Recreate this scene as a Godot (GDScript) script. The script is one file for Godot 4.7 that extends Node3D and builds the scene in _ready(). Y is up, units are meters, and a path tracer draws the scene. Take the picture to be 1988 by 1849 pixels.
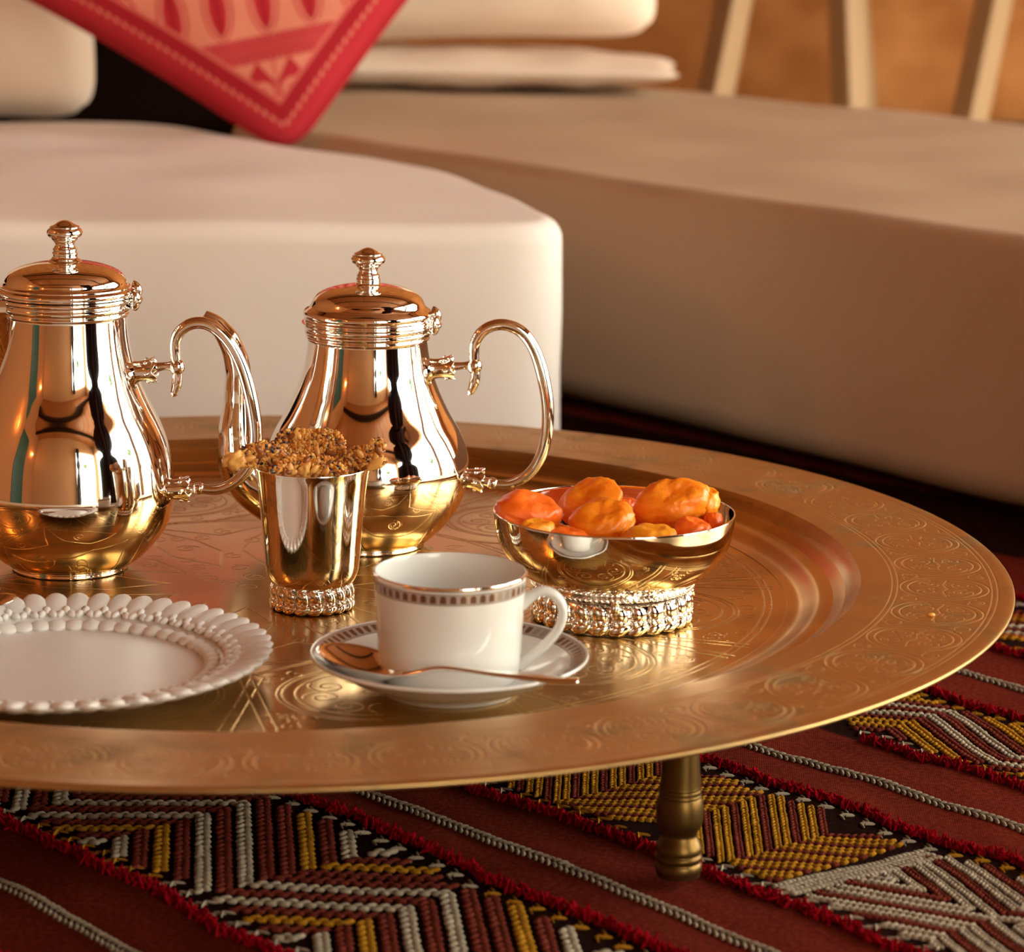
extends Node3D
# A brass tray table laid for coffee on a flat-woven rug, low linen mattresses behind it, daylight from open doorways behind the camera.

var rng := RandomNumberGenerator.new()
var bump := FastNoiseLite.new()
var soft := FastNoiseLite.new()   # one octave only: slow folds in cloth
var M := {}
const WELL := 0.092          # height of the tray's flat well above the rug
const TRAY := Vector3(-0.1466, 0.0, 0.2306)


func _ready() -> void:
	rng.seed = 7
	bump.seed = 3
	bump.frequency = 1.0
	soft.seed = 5
	soft.frequency = 1.0
	soft.fractal_type = FastNoiseLite.FRACTAL_NONE
	# --- camera
	var cam := Camera3D.new()
	cam.name = "camera"
	cam.position = Vector3(0, 0.4933, 1.8188)
	cam.rotation = Vector3(-0.2077, 0, 0)
	cam.rotate_object_local(Vector3(0, 0, 1), 0.0157)
	cam.keep_aspect = Camera3D.KEEP_HEIGHT
	cam.near = 0.05
	cam.far = 200.0
	var lens := CameraAttributesPhysical.new()
	lens.frustum_focal_length = 71.4
	lens.frustum_focus_distance = 1.62
	lens.frustum_near = 0.05
	lens.frustum_far = 200.0
	lens.exposure_aperture = 7.0
	cam.attributes = lens
	cam.fov = 19.08
	add_child(cam)
	cam.current = true
	# --- sky, exposure
	var env := Environment.new()
	env.background_mode = Environment.BG_SKY
	var sky := Sky.new()
	var sm := ProceduralSkyMaterial.new()
	sm.sky_top_color = Color(0.86, 0.87, 0.84)
	sm.sky_horizon_color = Color(0.98, 0.95, 0.85)
	sm.ground_bottom_color = Color(0.55, 0.50, 0.44)
	sm.ground_horizon_color = Color(0.90, 0.87, 0.80)
	sm.sun_angle_max = 1.0
	sky.sky_material = sm
	env.sky = sky
	env.background_energy_multiplier = 7.4
	env.tonemap_mode = Environment.TONE_MAPPER_LINEAR
	env.tonemap_exposure = 1.66
	env.sdfgi_enabled = true
	env.ssao_enabled = true
	env.ssil_enabled = true
	var we := WorldEnvironment.new()
	we.name = "environment"
	we.environment = env
	add_child(we)
	# --- sun: high behind the house, so that it lights the garden and not the room
	var sun := DirectionalLight3D.new()
	sun.name = "sun"
	sun.light_energy = 5.0
	sun.light_color = Color(1.0, 0.95, 0.86)
	sun.light_angular_distance = 0.5
	sun.shadow_enabled = true
	add_child(sun)
	sun.look_at_from_position(Vector3(-2, 6, -3), Vector3(0, 0, 0))

	materials()
	room()
	garden()
	rug()
	mattresses()
	cushions()
	stools()
	tray_table()
	coffee_pot()
	teapot()
	beaker()
	bowl()
	cup_and_saucer()
	plate()
	crumb()


# ------------------------------------------------------------------ bookkeeping
var used := {}

func numbered(called: String) -> String:
	var k: int = used.get(called, -1) + 1
	used[called] = k
	return called if k == 0 else "%s_%03d" % [called, k]


func tag(o: Node3D, label: String, category: String, group := "") -> Node3D:
	o.set_meta("label", label)
	o.set_meta("category", category)
	if group:
		o.set_meta("group", group)
	return o


func thing(called: String, label: String, category: String, at := Vector3.ZERO, turn := 0.0, group := "") -> Node3D:
	var o := Node3D.new()
	o.name = numbered(called)
	add_child(o)
	o.position = at
	o.rotation.y = turn
	return tag(o, label, category, group)


func part(called: String, mesh: Mesh, mat: Material, parent: Node3D, at := Transform3D.IDENTITY, label := "") -> MeshInstance3D:
	var o := MeshInstance3D.new()
	o.name = called
	o.mesh = mesh
	o.material_override = mat
	o.transform = at
	if label:
		o.set_meta("label", label)
	parent.add_child(o, true)
	return o


func struct(called: String, mesh: Mesh, mat: Material, at := Vector3.ZERO) -> MeshInstance3D:
	var o := part(called, mesh, mat, self, Transform3D(Basis.IDENTITY, at))
	o.set_meta("kind", "structure")
	return o


func swarm(called: String, mesh: Mesh, mat: Material, parent: Node3D, where: Array, colors: Array) -> void:
	var mm := MultiMesh.new()
	mm.transform_format = MultiMesh.TRANSFORM_3D
	mm.use_colors = true
	mm.mesh = mesh
	mm.instance_count = where.size()
	for i in where.size():
		mm.set_instance_transform(i, where[i])
		mm.set_instance_color(i, colors[i % colors.size()])
	var o := MultiMeshInstance3D.new()
	o.name = called
	o.multimesh = mm
	o.material_override = mat
	o.set_meta("kind", "stuff")
	parent.add_child(o, true)


# ------------------------------------------------------------------ shapes
func grid(rows: Array, wrap: bool, flip := false, uvs: Array = [], cols: Array = []) -> ArrayMesh:
	# rows of points; when row runs up and column runs round by growing angle (x = cos, z = sin) the outside is in front
	var nr := rows.size()
	var nc: int = rows[0].size() + (1 if wrap else 0)
	var v := PackedVector3Array()
	var n := PackedVector3Array()
	var t := PackedVector2Array()
	var c := PackedColorArray()
	v.resize(nr * nc)
	n.resize(nr * nc)
	t.resize(nr * nc)
	for i in nr:
		var r: PackedVector3Array = rows[i]
		for j in nc:
			v[i * nc + j] = r[j % r.size()]
			t[i * nc + j] = uvs[i][j % r.size()] if uvs else Vector2(float(j) / (nc - 1), float(i) / maxi(nr - 1, 1))
			if cols:
				c.append(cols[i][j % r.size()])
	var idx := PackedInt32Array()
	for i in nr - 1:
		for j in nc - 1:
			var a := i * nc + j
			var b := a + 1
			var d := a + nc
			var e := d + 1
			var n1 := (v[d] - v[a]).cross(v[b] - v[a])
			var n2 := (v[d] - v[e]).cross(v[b] - v[e]) * -1.0
			if flip:
				idx.append_array([a, d, b, b, d, e])
				n1 = -n1
				n2 = -n2
			else:
				idx.append_array([a, b, d, b, e, d])
			n[a] += n1
			n[b] += n1 + n2
			n[d] += n1 + n2
			n[e] += n2
	for i in nr:
		if wrap:
			var s := n[i * nc] + n[i * nc + nc - 1]
			n[i * nc] = s
			n[i * nc + nc - 1] = s
		# a row drawn together into one point shares one normal
		if v[i * nc].distance_squared_to(v[i * nc + nc / 2]) < 1e-14:
			var s := Vector3.ZERO
			for j in nc:
				s += n[i * nc + j]
			for j in nc:
				n[i * nc + j] = s
		for j in nc:
			n[i * nc + j] = n[i * nc + j].normalized() if n[i * nc + j].length_squared() > 1e-30 else Vector3.UP
	var arr := []
	arr.resize(Mesh.ARRAY_MAX)
	arr[Mesh.ARRAY_VERTEX] = v
	arr[Mesh.ARRAY_NORMAL] = n
	arr[Mesh.ARRAY_TEX_UV] = t
	if cols:
		arr[Mesh.ARRAY_COLOR] = c
	arr[Mesh.ARRAY_INDEX] = idx
	var m := ArrayMesh.new()
	m.add_surface_from_arrays(Mesh.PRIMITIVE_TRIANGLES, arr)
	return m


func joined(meshes: Array, places: Array = []) -> ArrayMesh:
	var st := SurfaceTool.new()
	for i in meshes.size():
		st.append_from(meshes[i], 0, places[i] if places else Transform3D.IDENTITY)
	return st.commit()


func pf(a: Array) -> PackedVector2Array:   # flat list of millimetres -> profile in metres
	var o := PackedVector2Array()
	for i in range(0, a.size(), 2):
		o.append(Vector2(a[i], a[i + 1]) * 0.001)
	return o


func smooth2(p: PackedVector2Array, k := 5) -> PackedVector2Array:
	var o := PackedVector2Array()
	for i in p.size() - 1:
		var p0 := p[maxi(i - 1, 0)]
		var p3 := p[mini(i + 2, p.size() - 1)]
		for s in k:
			o.append(p[i].cubic_interpolate(p[i + 1], p0, p3, float(s) / k))
	o.append(p[-1])
	for i in o.size():
		o[i].x = maxf(o[i].x, 0.0)
	return o


func smooth3(p: Array, k := 5) -> PackedVector3Array:
	var o := PackedVector3Array()
	for i in p.size() - 1:
		var p0: Vector3 = p[maxi(i - 1, 0)]
		var p3: Vector3 = p[mini(i + 2, p.size() - 1)]
		var a: Vector3 = p[i]
		for s in k:
			o.append(a.cubic_interpolate(p[i + 1], p0, p3, float(s) / k))
	o.append(p[-1])
	return o


func lathe(profile: PackedVector2Array, segs := 96, planar := 0.0) -> ArrayMesh:
	var rows := []
	var uvs := []
	for q in profile:
		var r := PackedVector3Array()
		var u := PackedVector2Array()
		for j in segs:
			var a := TAU * j / segs
			r.append(Vector3(q.x * cos(a), q.y, q.x * sin(a)))
			if planar > 0.0:
				u.append(Vector2(0.5 + q.x * cos(a) / planar, 0.5 + q.x * sin(a) / planar))
		rows.append(r)
		uvs.append(u)
	return grid(rows, true, false, uvs if planar > 0.0 else [])


func sweep(path: PackedVector3Array, radii: Array, segs := 20, side := Vector3.ZERO) -> ArrayMesh:
	# radii: one float or Vector2 (across the side vector, along it) per control value, spread evenly over the path
	var rows := []
	var ref := Vector3(0, 0, 1) if side == Vector3.ZERO else side
	for i in path.size():
		var tg := (path[mini(i + 1, path.size() - 1)] - path[maxi(i - 1, 0)]).normalized()
		ref = (ref - tg * ref.dot(tg)).normalized()
		var bi := tg.cross(ref)
		var f := float(i) / (path.size() - 1) * (radii.size() - 1)
		var k := mini(int(f), radii.size() - 2)
		var ra: Vector2 = radii[k] if radii[k] is Vector2 else Vector2(radii[k], radii[k])
		var rb: Vector2 = radii[k + 1] if radii[k + 1] is Vector2 else Vector2(radii[k + 1], radii[k + 1])
		var rr := ra.lerp(rb, smoothstep(0.0, 1.0, f - k))
		var r := PackedVector3Array()
		for j in segs:
			var a := TAU * j / segs
			r.append(path[i] + bi * cos(a) * rr.x - ref * sin(a) * rr.y)
		rows.append(r)
	var first := PackedVector3Array()
	var last := PackedVector3Array()
	for j in segs:
		first.append(path[0])
		last.append(path[-1])
	rows.push_front(first)
	rows.append(last)
	return grid(rows, true, true)


func blob(r: Vector3, segs := 14, rings := 9, lump := 0.0, freq := 60.0, seed_at := 0.0) -> ArrayMesh:
	var rows := []
	for i in rings + 1:
		var e := PI * (float(i) / rings - 0.5)
		var row := PackedVector3Array()
		for j in segs:
			var a := TAU * j / segs
			var d := Vector3(cos(e) * cos(a), sin(e), cos(e) * sin(a))
			if absf(d.y) > 0.9999:
				d = Vector3(0, signf(d.y), 0)
			var p := d * r
			if lump > 0.0:
				p += d * lump * bump.get_noise_3d(p.x * freq + seed_at, p.y * freq, p.z * freq)
			row.append(p)
		rows.append(row)
	return grid(rows, true)


func almond(r: Vector3, segs := 10, rings := 8) -> ArrayMesh:   # a petal, pointed at both ends along y
	var rows := []
	for i in rings + 1:
		var f := float(i) / rings
		var w := pow(sin(PI * f), 0.75)
		var row := PackedVector3Array()
		for j in segs:
			var a := TAU * j / segs
			row.append(Vector3(cos(a) * r.x * w, (2.0 * f - 1.0) * r.y, sin(a) * r.z * w))
		rows.append(row)
	return grid(rows, true)


func rbox(size: Vector3, r: float, k := 3) -> ArrayMesh:
	var h := size * 0.5 - Vector3(r, r, r)
	var rows := []
	var els := [-PI / 2]
	for s in [-1, 1]:
		for i in k + 1:
			els.append((PI / 2) * (float(i) / k - 1.0) if s < 0 else (PI / 2) * float(i) / k)
	els.append(PI / 2)
	for n in els.size():
		var e: float = els[n]
		var top := n > k + 1
		var row := PackedVector3Array()
		for q in 4:
			for i in k + 1:
				var a := PI / 2 * (q + float(i) / k)
				var mid := PI / 2 * (q + 0.5)
				var c := Vector3(signf(cos(mid)) * h.x, h.y if top else -h.y, signf(sin(mid)) * h.z)
				if n == 0 or n == els.size() - 1:
					row.append(Vector3(0, c.y + (r if top else -r), 0))
				else:
					row.append(c + Vector3(cos(e) * cos(a), sin(e), cos(e) * sin(a)) * r)
		rows.append(row)
	return grid(rows, true)


func rounded_outline(p: Array, times := 3) -> PackedVector2Array:   # Chaikin's corner cutting on a densified ring
	var o := PackedVector2Array()
	for i in p.size():
		var a: Vector2 = p[i]
		var b: Vector2 = p[(i + 1) % p.size()]
		var n := maxi(1, int(a.distance_to(b) / 0.12))
		for k in n:
			o.append(a.lerp(b, float(k) / n))
	for t in times:
		var q := PackedVector2Array()
		for i in o.size():
			q.append(o[i].lerp(o[(i + 1) % o.size()], 0.25))
			q.append(o[i].lerp(o[(i + 1) % o.size()], 0.75))
		o = q
	return o


func slab(outline: PackedVector2Array, profile: PackedVector2Array, wobble := 0.0, freq := 6.0, crown := 0.0) -> ArrayMesh:
	# profile rows (inset, height) from the bottom up; the outline runs with growing angle in (x, z)
	var n := outline.size()
	var mid := Vector2.ZERO
	var nor := PackedVector2Array()
	for i in n:
		mid += outline[i] / n
		var t := (outline[(i + 1) % n] - outline[(i + n - 1) % n]).normalized()
		nor.append(Vector2(t.y, -t.x))
	var rows := []
	var low := profile[0].y
	var first := PackedVector3Array()
	for i in n:
		first.append(Vector3(mid.x, low, mid.y))
	rows.append(first)
	for q in profile:
		var r := PackedVector3Array()
		for i in n:
			var p := outline[i] - nor[i] * q.x
			var w := wobble * soft.get_noise_3d(p.x * freq, q.y * freq * 2.0, p.y * freq)
			p += nor[i] * w
			r.append(Vector3(p.x, q.y + (w * 0.7 if q.y > 0.1 else 0.0), p.y))
		rows.append(r)
	var top := profile[-1].y
	var edge: PackedVector3Array = rows[-1]
	for k in range(1, 25):
		var f := k / 24.0
		var r := PackedVector3Array()
		for i in n:
			var p := edge[i].lerp(Vector3(mid.x, top, mid.y), f)
			p.y = top + crown * sin(minf(f * 2.0, 1.0) * PI / 2) + wobble * 0.9 * soft.get_noise_3d(p.x * freq, top * freq * 2.0, p.z * freq)
			r.append(p)
		rows.append(r)
	return grid(rows, true)


# ------------------------------------------------------------------ materials
func mat(c: Color, rough := 0.6, metal := 0.0) -> StandardMaterial3D:
	var m := StandardMaterial3D.new()
	m.albedo_color = c
	m.roughness = rough
	m.metallic = metal
	return m


func noise_image(size: int, freq: float, sd: int, octaves := 4) -> Image:
	var n := FastNoiseLite.new()
	n.seed = sd
	n.frequency = freq
	n.fractal_octaves = octaves
	return n.get_seamless_image(size, size)


func toned(im: Image, a: Color, b: Color) -> ImageTexture:
	var d := im.get_data()
	var o := PackedByteArray()
	o.resize(d.size() * 3)
	var lut := []
	for i in 256:
		lut.append(a.lerp(b, i / 255.0))
	for i in d.size():
		var c: Color = lut[d[i]]
		o[i * 3] = int(c.r * 255)
		o[i * 3 + 1] = int(c.g * 255)
		o[i * 3 + 2] = int(c.b * 255)
	return ImageTexture.create_from_image(Image.create_from_data(im.get_width(), im.get_height(), false, Image.FORMAT_RGB8, o))


func triplanar(m: StandardMaterial3D, scale: float) -> StandardMaterial3D:
	m.uv1_triplanar = true
	m.uv1_world_triplanar = true
	m.uv1_scale = Vector3(scale, scale, scale)
	return m


func materials() -> void:
	M.silver = mat(Color(0.975, 0.955, 0.925), 0.05, 1.0)
	M.silver_inside = mat(Color(0.96, 0.90, 0.82), 0.12, 1.0)
	M.porcelain = mat(Color(0.85, 0.84, 0.815), 0.10)
	M.porcelain_matt = mat(Color(0.83, 0.81, 0.785), 0.38)
	M.leg_brass = mat(Color(0.42, 0.31, 0.145), 0.38, 0.9)
	# linen
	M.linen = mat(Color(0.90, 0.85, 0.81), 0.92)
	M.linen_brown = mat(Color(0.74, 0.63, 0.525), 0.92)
	M.linen_cream = mat(Color(0.89, 0.80, 0.72), 0.92)
	# plaster and wood
	var mott := noise_image(512, 0.012, 21, 5)
	M.plaster = mat(Color(1, 1, 1), 0.9)
	M.plaster.albedo_texture = toned(mott, Color(0.60, 0.36, 0.19), Color(0.80, 0.55, 0.33))
	M.plaster.uv1_scale = Vector3(15, 6, 1)
	M.plaster_pale = mat(Color(0.66, 0.49, 0.35), 0.9)
	M.plaster_red = mat(Color(0.58, 0.37, 0.23), 0.9)
	M.ceiling_wood = mat(Color(0.53, 0.31, 0.15), 0.45)
	M.dark_wood_and_shade = mat(Color(0.10, 0.05, 0.03), 0.8)  # ceiling beams, and the painted shade of the cushion gap
	M.stool_wood = mat(Color(0.66, 0.52, 0.37), 0.6)
	M.green_paint = mat(Color(0.10, 0.22, 0.17), 0.5)
	M.stone = mat(Color(0.80, 0.76, 0.68), 0.9)
	M.curtain = mat(Color(0.17, 0.10, 0.085), 0.95)
	M.tie = mat(Color(0.08, 0.045, 0.04), 0.9)
	M.palm_leaf = mat(Color(0.22, 0.36, 0.10), 0.6)
	M.palm_leaf.cull_mode = BaseMaterial3D.CULL_DISABLED
	M.bark = mat(Color(0.36, 0.27, 0.19), 0.9)
	# dried apricot
	M.apricot = mat(Color(1.0, 0.60, 0.12), 0.36)
	M.apricot.albedo_texture = toned(noise_image(256, 0.02, 31, 4), Color(0.93, 0.80, 0.70), Color(1, 1.0, 1.0))
	M.apricot.heightmap_enabled = true
	M.apricot.heightmap_texture = ImageTexture.create_from_image(noise_image(512, 0.022, 33, 4))
	M.apricot.heightmap_scale = 0.05
	M.apricot.subsurf_scatter_enabled = true
	M.apricot.subsurf_scatter_strength = 0.25
	M.apricot.uv1_triplanar = true
	M.apricot.uv1_scale = Vector3(18, 18, 18)
	M.apricot_light = M.apricot.duplicate()
	M.apricot_light.albedo_color = Color(1.0, 0.68, 0.16)
	M.apricot_red = M.apricot.duplicate()
	M.apricot_red.albedo_color = Color(1.0, 0.48, 0.12)
	# brittle
	M.caramel = mat(Color(0.34, 0.13, 0.03), 0.18)
	M.caramel.clearcoat_enabled = true
	M.caramel.clearcoat = 0.6
	M.seed = mat(Color(1, 1, 1), 0.25)
	M.seed.vertex_color_use_as_albedo = true
	M.nut = mat(Color(0.88, 0.64, 0.33), 0.25)
	M.nut_dark = mat(Color(0.55, 0.30, 0.12), 0.3)
	for k in ["linen", "linen_brown", "linen_cream", "dark_wood_and_shade", "curtain", "tie", "plaster", "plaster_pale", "plaster_red"]:
		M[k].metallic_specular = 0.12
	M.band_cup = band_print(true)
	M.band_saucer = band_print(false)
	M.yarn = mat(Color(1, 1, 1), 0.95)
	M.yarn.vertex_color_use_as_albedo = true
	M.yarn.metallic_specular = 0.08


func band_print(inverted: bool) -> StandardMaterial3D:
	# a printed ring of small dark arches on warm grey between two thin lines; one repeat of 16 arches, tiled round the ring
	var w := 512
	var h := 64
	var im := Image.create_empty(w, h, false, Image.FORMAT_RGB8)
	im.fill(Color(0.68, 0.63, 0.59))
	for k in 16:
		var cx := k * 32 + 16
		var plain := k == 5 or k == 6
		for y in range(9, 52):
			for x in range(-11, 12):
				var fy := (y - 9.0) / 43.0
				var half := 10.5 if fy > 0.45 else 10.5 * sqrt(maxf(0.0, 1.0 - pow((0.45 - fy) / 0.45, 2)))
				if absf(x) <= half:
					var c := Color(0.42, 0.28, 0.21)
					if plain:
						c = Color(0.52, 0.47, 0.43) if (x / 3 + y / 4) % 2 == 0 else Color(0.66, 0.61, 0.57)
					elif absf(x) > half - 1.6:
						c = Color(0.52, 0.42, 0.36)
					im.set_pixel(cx + x, y if inverted else h - 1 - y, c)
	for x in w:
		for y in [1, 2, 60, 61]:
			im.set_pixel(x, y, Color(0.42, 0.37, 0.34))
	var m := mat(Color(1, 1, 1), 0.22)
	m.albedo_texture = ImageTexture.create_from_image(im)
	m.metallic = 0.25
	return m


# ------------------------------------------------------------------ the setting
func wall_piece(called: String, lo: Vector3, hi: Vector3, m: Material) -> void:
	struct(called, rbox(hi - lo, 0.012, 2), m, (lo + hi) * 0.5)


func room() -> void:
	wall_piece("floor", Vector3(-2.8, -0.25, -2.95), Vector3(3.25, -0.013, 4.45), M.stone)
	var back := BoxMesh.new()
	back.size = Vector3(6.05, 3.35, 0.2)
	struct("wall_back", back, M.plaster, Vector3(0.225, 1.425, -2.85))
	wall_piece("wall_left", Vector3(-2.8, -0.25, -2.76), Vector3(-2.6, 3.1, 4.45), M.plaster_red)
	wall_piece("wall_rear", Vector3(-2.61, -0.25, 4.25), Vector3(1.05, 3.1, 4.45), M.plaster_pale)
	wall_piece("wall_rear_lintel", Vector3(1.04, 2.45, 4.25), Vector3(3.25, 3.1, 4.45), M.plaster_pale)
	wall_piece("wall_right", Vector3(3.05, -0.25, -2.76), Vector3(3.25, 3.1, -2.1), M.plaster)
	wall_piece("wall_right_pier", Vector3(3.05, -0.25, -0.15), Vector3(3.25, 2.46, 0.1), M.plaster_pale)
	wall_piece("wall_right_corner", Vector3(3.05, -0.25, 4.05), Vector3(3.25, 2.46, 4.45), M.plaster_pale)
	wall_piece("wall_right_lintel", Vector3(3.05, 2.45, -2.11), Vector3(3.25, 3.1, 4.26), M.plaster_pale)
	wall_piece("baseboard_back", Vector3(-2.6, -0.013, -2.752), Vector3(3.05, 0.125, -2.72), M.green_paint)
	# boarded ceiling: the boards are parts of it
	var c := struct("ceiling", rbox(Vector3(6.05, 0.2, 7.4), 0.01, 2), M.ceiling_wood, Vector3(0.225, 3.15, 0.75))
	var board := rbox(Vector3(0.36, 0.03, 6.9), 0.008, 2)
	for i in 15:
		part("plank", board, M.ceiling_wood, c, Transform3D(Basis.IDENTITY, Vector3(-2.6 + i * 0.37, -0.115, 0)))
	var beam := rbox(Vector3(5.6, 0.16, 0.14), 0.02, 2)
	for i in 4:
		part("beam", beam, M.dark_wood_and_shade, c, Transform3D(Basis.IDENTITY, Vector3(0, -0.2, -2.6 + i * 1.75)))
	# green panelled door in the left wall
	var d := struct("door_1", rbox(Vector3(0.05, 2.1, 0.95), 0.01, 2), M.green_paint, Vector3(-2.58, 1.037, 2.3))
	for k in 4:
		part("panel", rbox(Vector3(0.03, 0.8, 0.34), 0.012, 2), M.green_paint, d, Transform3D(Basis.IDENTITY, Vector3(0.022, -0.5 + 0.95 * (k / 2), -0.22 + 0.44 * (k % 2))))
	# wall lamps
	for k in 2:
		wall_lamp(Vector3(-2.6, 1.75, [1.2, 3.4][k]), Vector3(1, 0, 0), ["brass wall lamp beside the green door, nearer the back wall", "brass wall lamp beside the green door, nearer the rear wall"][k])
	# tied curtain in the rear doorway; the wide drape is an added, unseen stand-in
	curtain(Vector3(1.40, 0, 1.35), 0.40, "wide brown drape tied twice, added out of view to darken the pot reflections")  # added out of view: dark column in the pots, shade on the table
	curtain(Vector3(1.16, 0, 4.10), 0.13, "slim brown curtain tied twice, at the left jamb of the rear doorway")


func wall_lamp(at: Vector3, out: Vector3, label: String) -> void:
	var t := thing("wall_lamp", label, "lamp", at)
	t.look_at_from_position(at, at - out)
	var bl := lathe(pf([0, 0, 48, 0, 50, 3, 46, 8, 14, 12, 10, 20, 0, 20]), 32)
	part("backplate", bl, M.leg_brass, t, Transform3D(Basis(Vector3(1, 0, 0), PI / 2), Vector3(0, 0, 0.001)))
	part("arm", sweep(smooth3([Vector3(0, 0, 0.015), Vector3(0, -0.02, 0.06), Vector3(0, 0.0, 0.10), Vector3(0, 0.03, 0.105)], 6), [0.007, 0.006, 0.007], 12), M.leg_brass, t)
	var glow := mat(Color(1, 0.8, 0.5), 0.4)
	glow.emission_enabled = true
	glow.emission = Color(1.0, 0.62, 0.25)
	glow.emission_energy_multiplier = 12.0
	part("bulb", blob(Vector3(0.03, 0.04, 0.03), 18, 12), glow, t, Transform3D(Basis.IDENTITY, Vector3(0, 0.07, 0.105)))
	var l := OmniLight3D.new()
	l.name = "bulb_light"
	l.light_color = Color(1.0, 0.70, 0.38)
	l.light_energy = 0.25
	l.light_size = 0.03
	l.omni_range = 12.0
	l.omni_attenuation = 2.0
	l.shadow_enabled = true
	l.position = Vector3(0, 0.07, 0.105)
	t.add_child(l)


func curtain(at: Vector3, r: float, label: String) -> void:
	var t := thing("curtain", label, "curtain", at)
	var rows := []
	for i in 61:
		var y := 2.5 * i / 60.0
		var pinch := 1.0 - 0.55 * exp(-pow((y - 0.95) / 0.16, 2)) - 0.5 * exp(-pow((y - 1.75) / 0.16, 2))
		var row := PackedVector3Array()
		for j in 96:
			var a := TAU * j / 96
			var q := r * pinch * (1.0 + 0.13 * cos(a * 13.0 + sin(y * 2.0)) + 0.06 * sin(a * 5.0 + y))
			row.append(Vector3(q * cos(a), y, q * 0.8 * sin(a)))
		rows.append(row)
	part("drape", grid(rows, true), M.curtain, t)
	for y in [0.95, 1.75]:
		var ring := PackedVector3Array()
		for j in 25:
			ring.append(Vector3(cos(TAU * j / 24) * r * 0.56, y, sin(TAU * j / 24) * r * 0.47))
		part("tie", sweep(ring, [0.018, 0.018], 8, Vector3.UP), M.tie, t)


func garden() -> void:
	wall_piece("ground", Vector3(-25, -0.6, 4.45), Vector3(40, -0.2, 40), M.stone)
	wall_piece("ground_side", Vector3(3.25, -0.6, -30), Vector3(40, -0.2, 4.46), M.stone)
	var spots := [Vector3(0.9, -0.2, 9.5), Vector3(5.6, -0.2, 11.5), Vector3(9.2, -0.2, 7.0), Vector3(10.5, -0.2, 1.2), Vector3(2.6, -0.2, 16.5)]
	var says := ["palm tree straight out from the rear doorway", "palm tree in the garden beyond the corner of the house", "palm tree at the right of the garden, bending a little", "palm tree outside the right doorway nearest the back wall", "tallest palm tree, farthest out in the garden"]
	for k in 5:
		var t := thing("palm_tree", says[k], "tree", spots[k], k * 1.1, "palm trees in the garden")
		var h: float = [2.2, 3.0, 2.4, 2.8, 4.2][k]
		part("trunk", sweep(smooth3([Vector3(0, 0, 0), Vector3(0.06, h * 0.5, 0.03), Vector3(0.0, h, 0.0)], 8), [0.17, 0.12, 0.11], 14), M.bark, t)
		var fr := frond(1.5 + 0.1 * k)
		for i in 14:
			var b := Basis(Vector3.UP, i * 2.4) * Basis(Vector3(0, 0, 1), 0.9 - 0.11 * (i % 10))
			part("frond", fr, M.palm_leaf, t, Transform3D(b, Vector3(0, h - 0.03, 0)))
	for k in 6:
		var at := Vector3([0.6, 2.6, 5.6, 6.6, 7.0, 6.2][k], -0.2, [7.4, 8.2, 7.6, 4.2, 2.2, -0.6][k])
		var t := thing("shrub", ["low round shrub nearest the rear doorway", "low round shrub right of the rear doorway", "low round shrub at the garden corner", "low round shrub facing the wide right doorway", "low round shrub between the two right doorways", "low round shrub nearest the back of the house"][k], "shrub", at, k, "shrubs in the garden")
		part("stem", sweep(smooth3([Vector3(0, 0, 0), Vector3(0.02, 0.25, 0.01), Vector3(0, 0.5, 0)], 4), [0.05, 0.03], 8), M.bark, t)
		var where := []
		for i in 320:
			var d := Vector3(rng.randfn(), rng.randfn(), rng.randfn()).normalized() * rng.randf_range(0.25, 0.55)
			where.append(Transform3D(Basis.from_euler(Vector3(rng.randf() * TAU, rng.randf() * TAU, 0)), d + Vector3(0, 0.62, 0)))
		swarm("foliage", almond(Vector3(0.03, 0.09, 0.004), 6, 5), M.palm_leaf, t, where, [Color(1, 1, 1)])


func frond(l: float) -> ArrayMesh:
	var ms := [sweep(smooth3([Vector3.ZERO, Vector3(l * 0.5, l * 0.12, 0), Vector3(l, -l * 0.18, 0)], 6), [0.02, 0.005], 6)]
	var leaf := almond(Vector3(0.022, 0.22, 0.003), 6, 5)
	var at := [Transform3D.IDENTITY]
	for i in 22:
		for s in [-1, 1]:
			var f := 0.12 + 0.85 * i / 22.0
			var p := Vector3(l * f, l * (0.48 * f - 0.66 * f * f), 0)
			var b := Basis(Vector3(1, 0, 0), s * 1.25) * Basis(Vector3(0, 0, 1), -0.6)
			ms.append(leaf)
			at.append(Transform3D(b, p + b.y * 0.2))
	return joined(ms, at)


# ------------------------------------------------------------------ the rug
var across := Vector3(cos(deg_to_rad(41.2)), 0, -sin(deg_to_rad(41.2)))
var along := Vector3(sin(deg_to_rad(41.2)), 0, cos(deg_to_rad(41.2)))
const EDGES := [-0.92, -0.82, -0.70, -0.553, -0.4475, -0.302, -0.211, -0.076, 0.028, 0.14, 0.245, 0.37, 0.47, 0.60, 0.71, 0.85]

func rug_y(n: float, s: float) -> float:
	return -0.0055 + 0.0035 * bump.get_noise_2d(n * 7.0, s * 5.0)


func edge_at(k: int, s: float) -> float:
	return EDGES[k] + 0.006 * bump.get_noise_2d(s * 9.0, k * 7.3) + 0.003 * bump.get_noise_2d(s * 26.0, k * 3.1 + 40.0)


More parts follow.
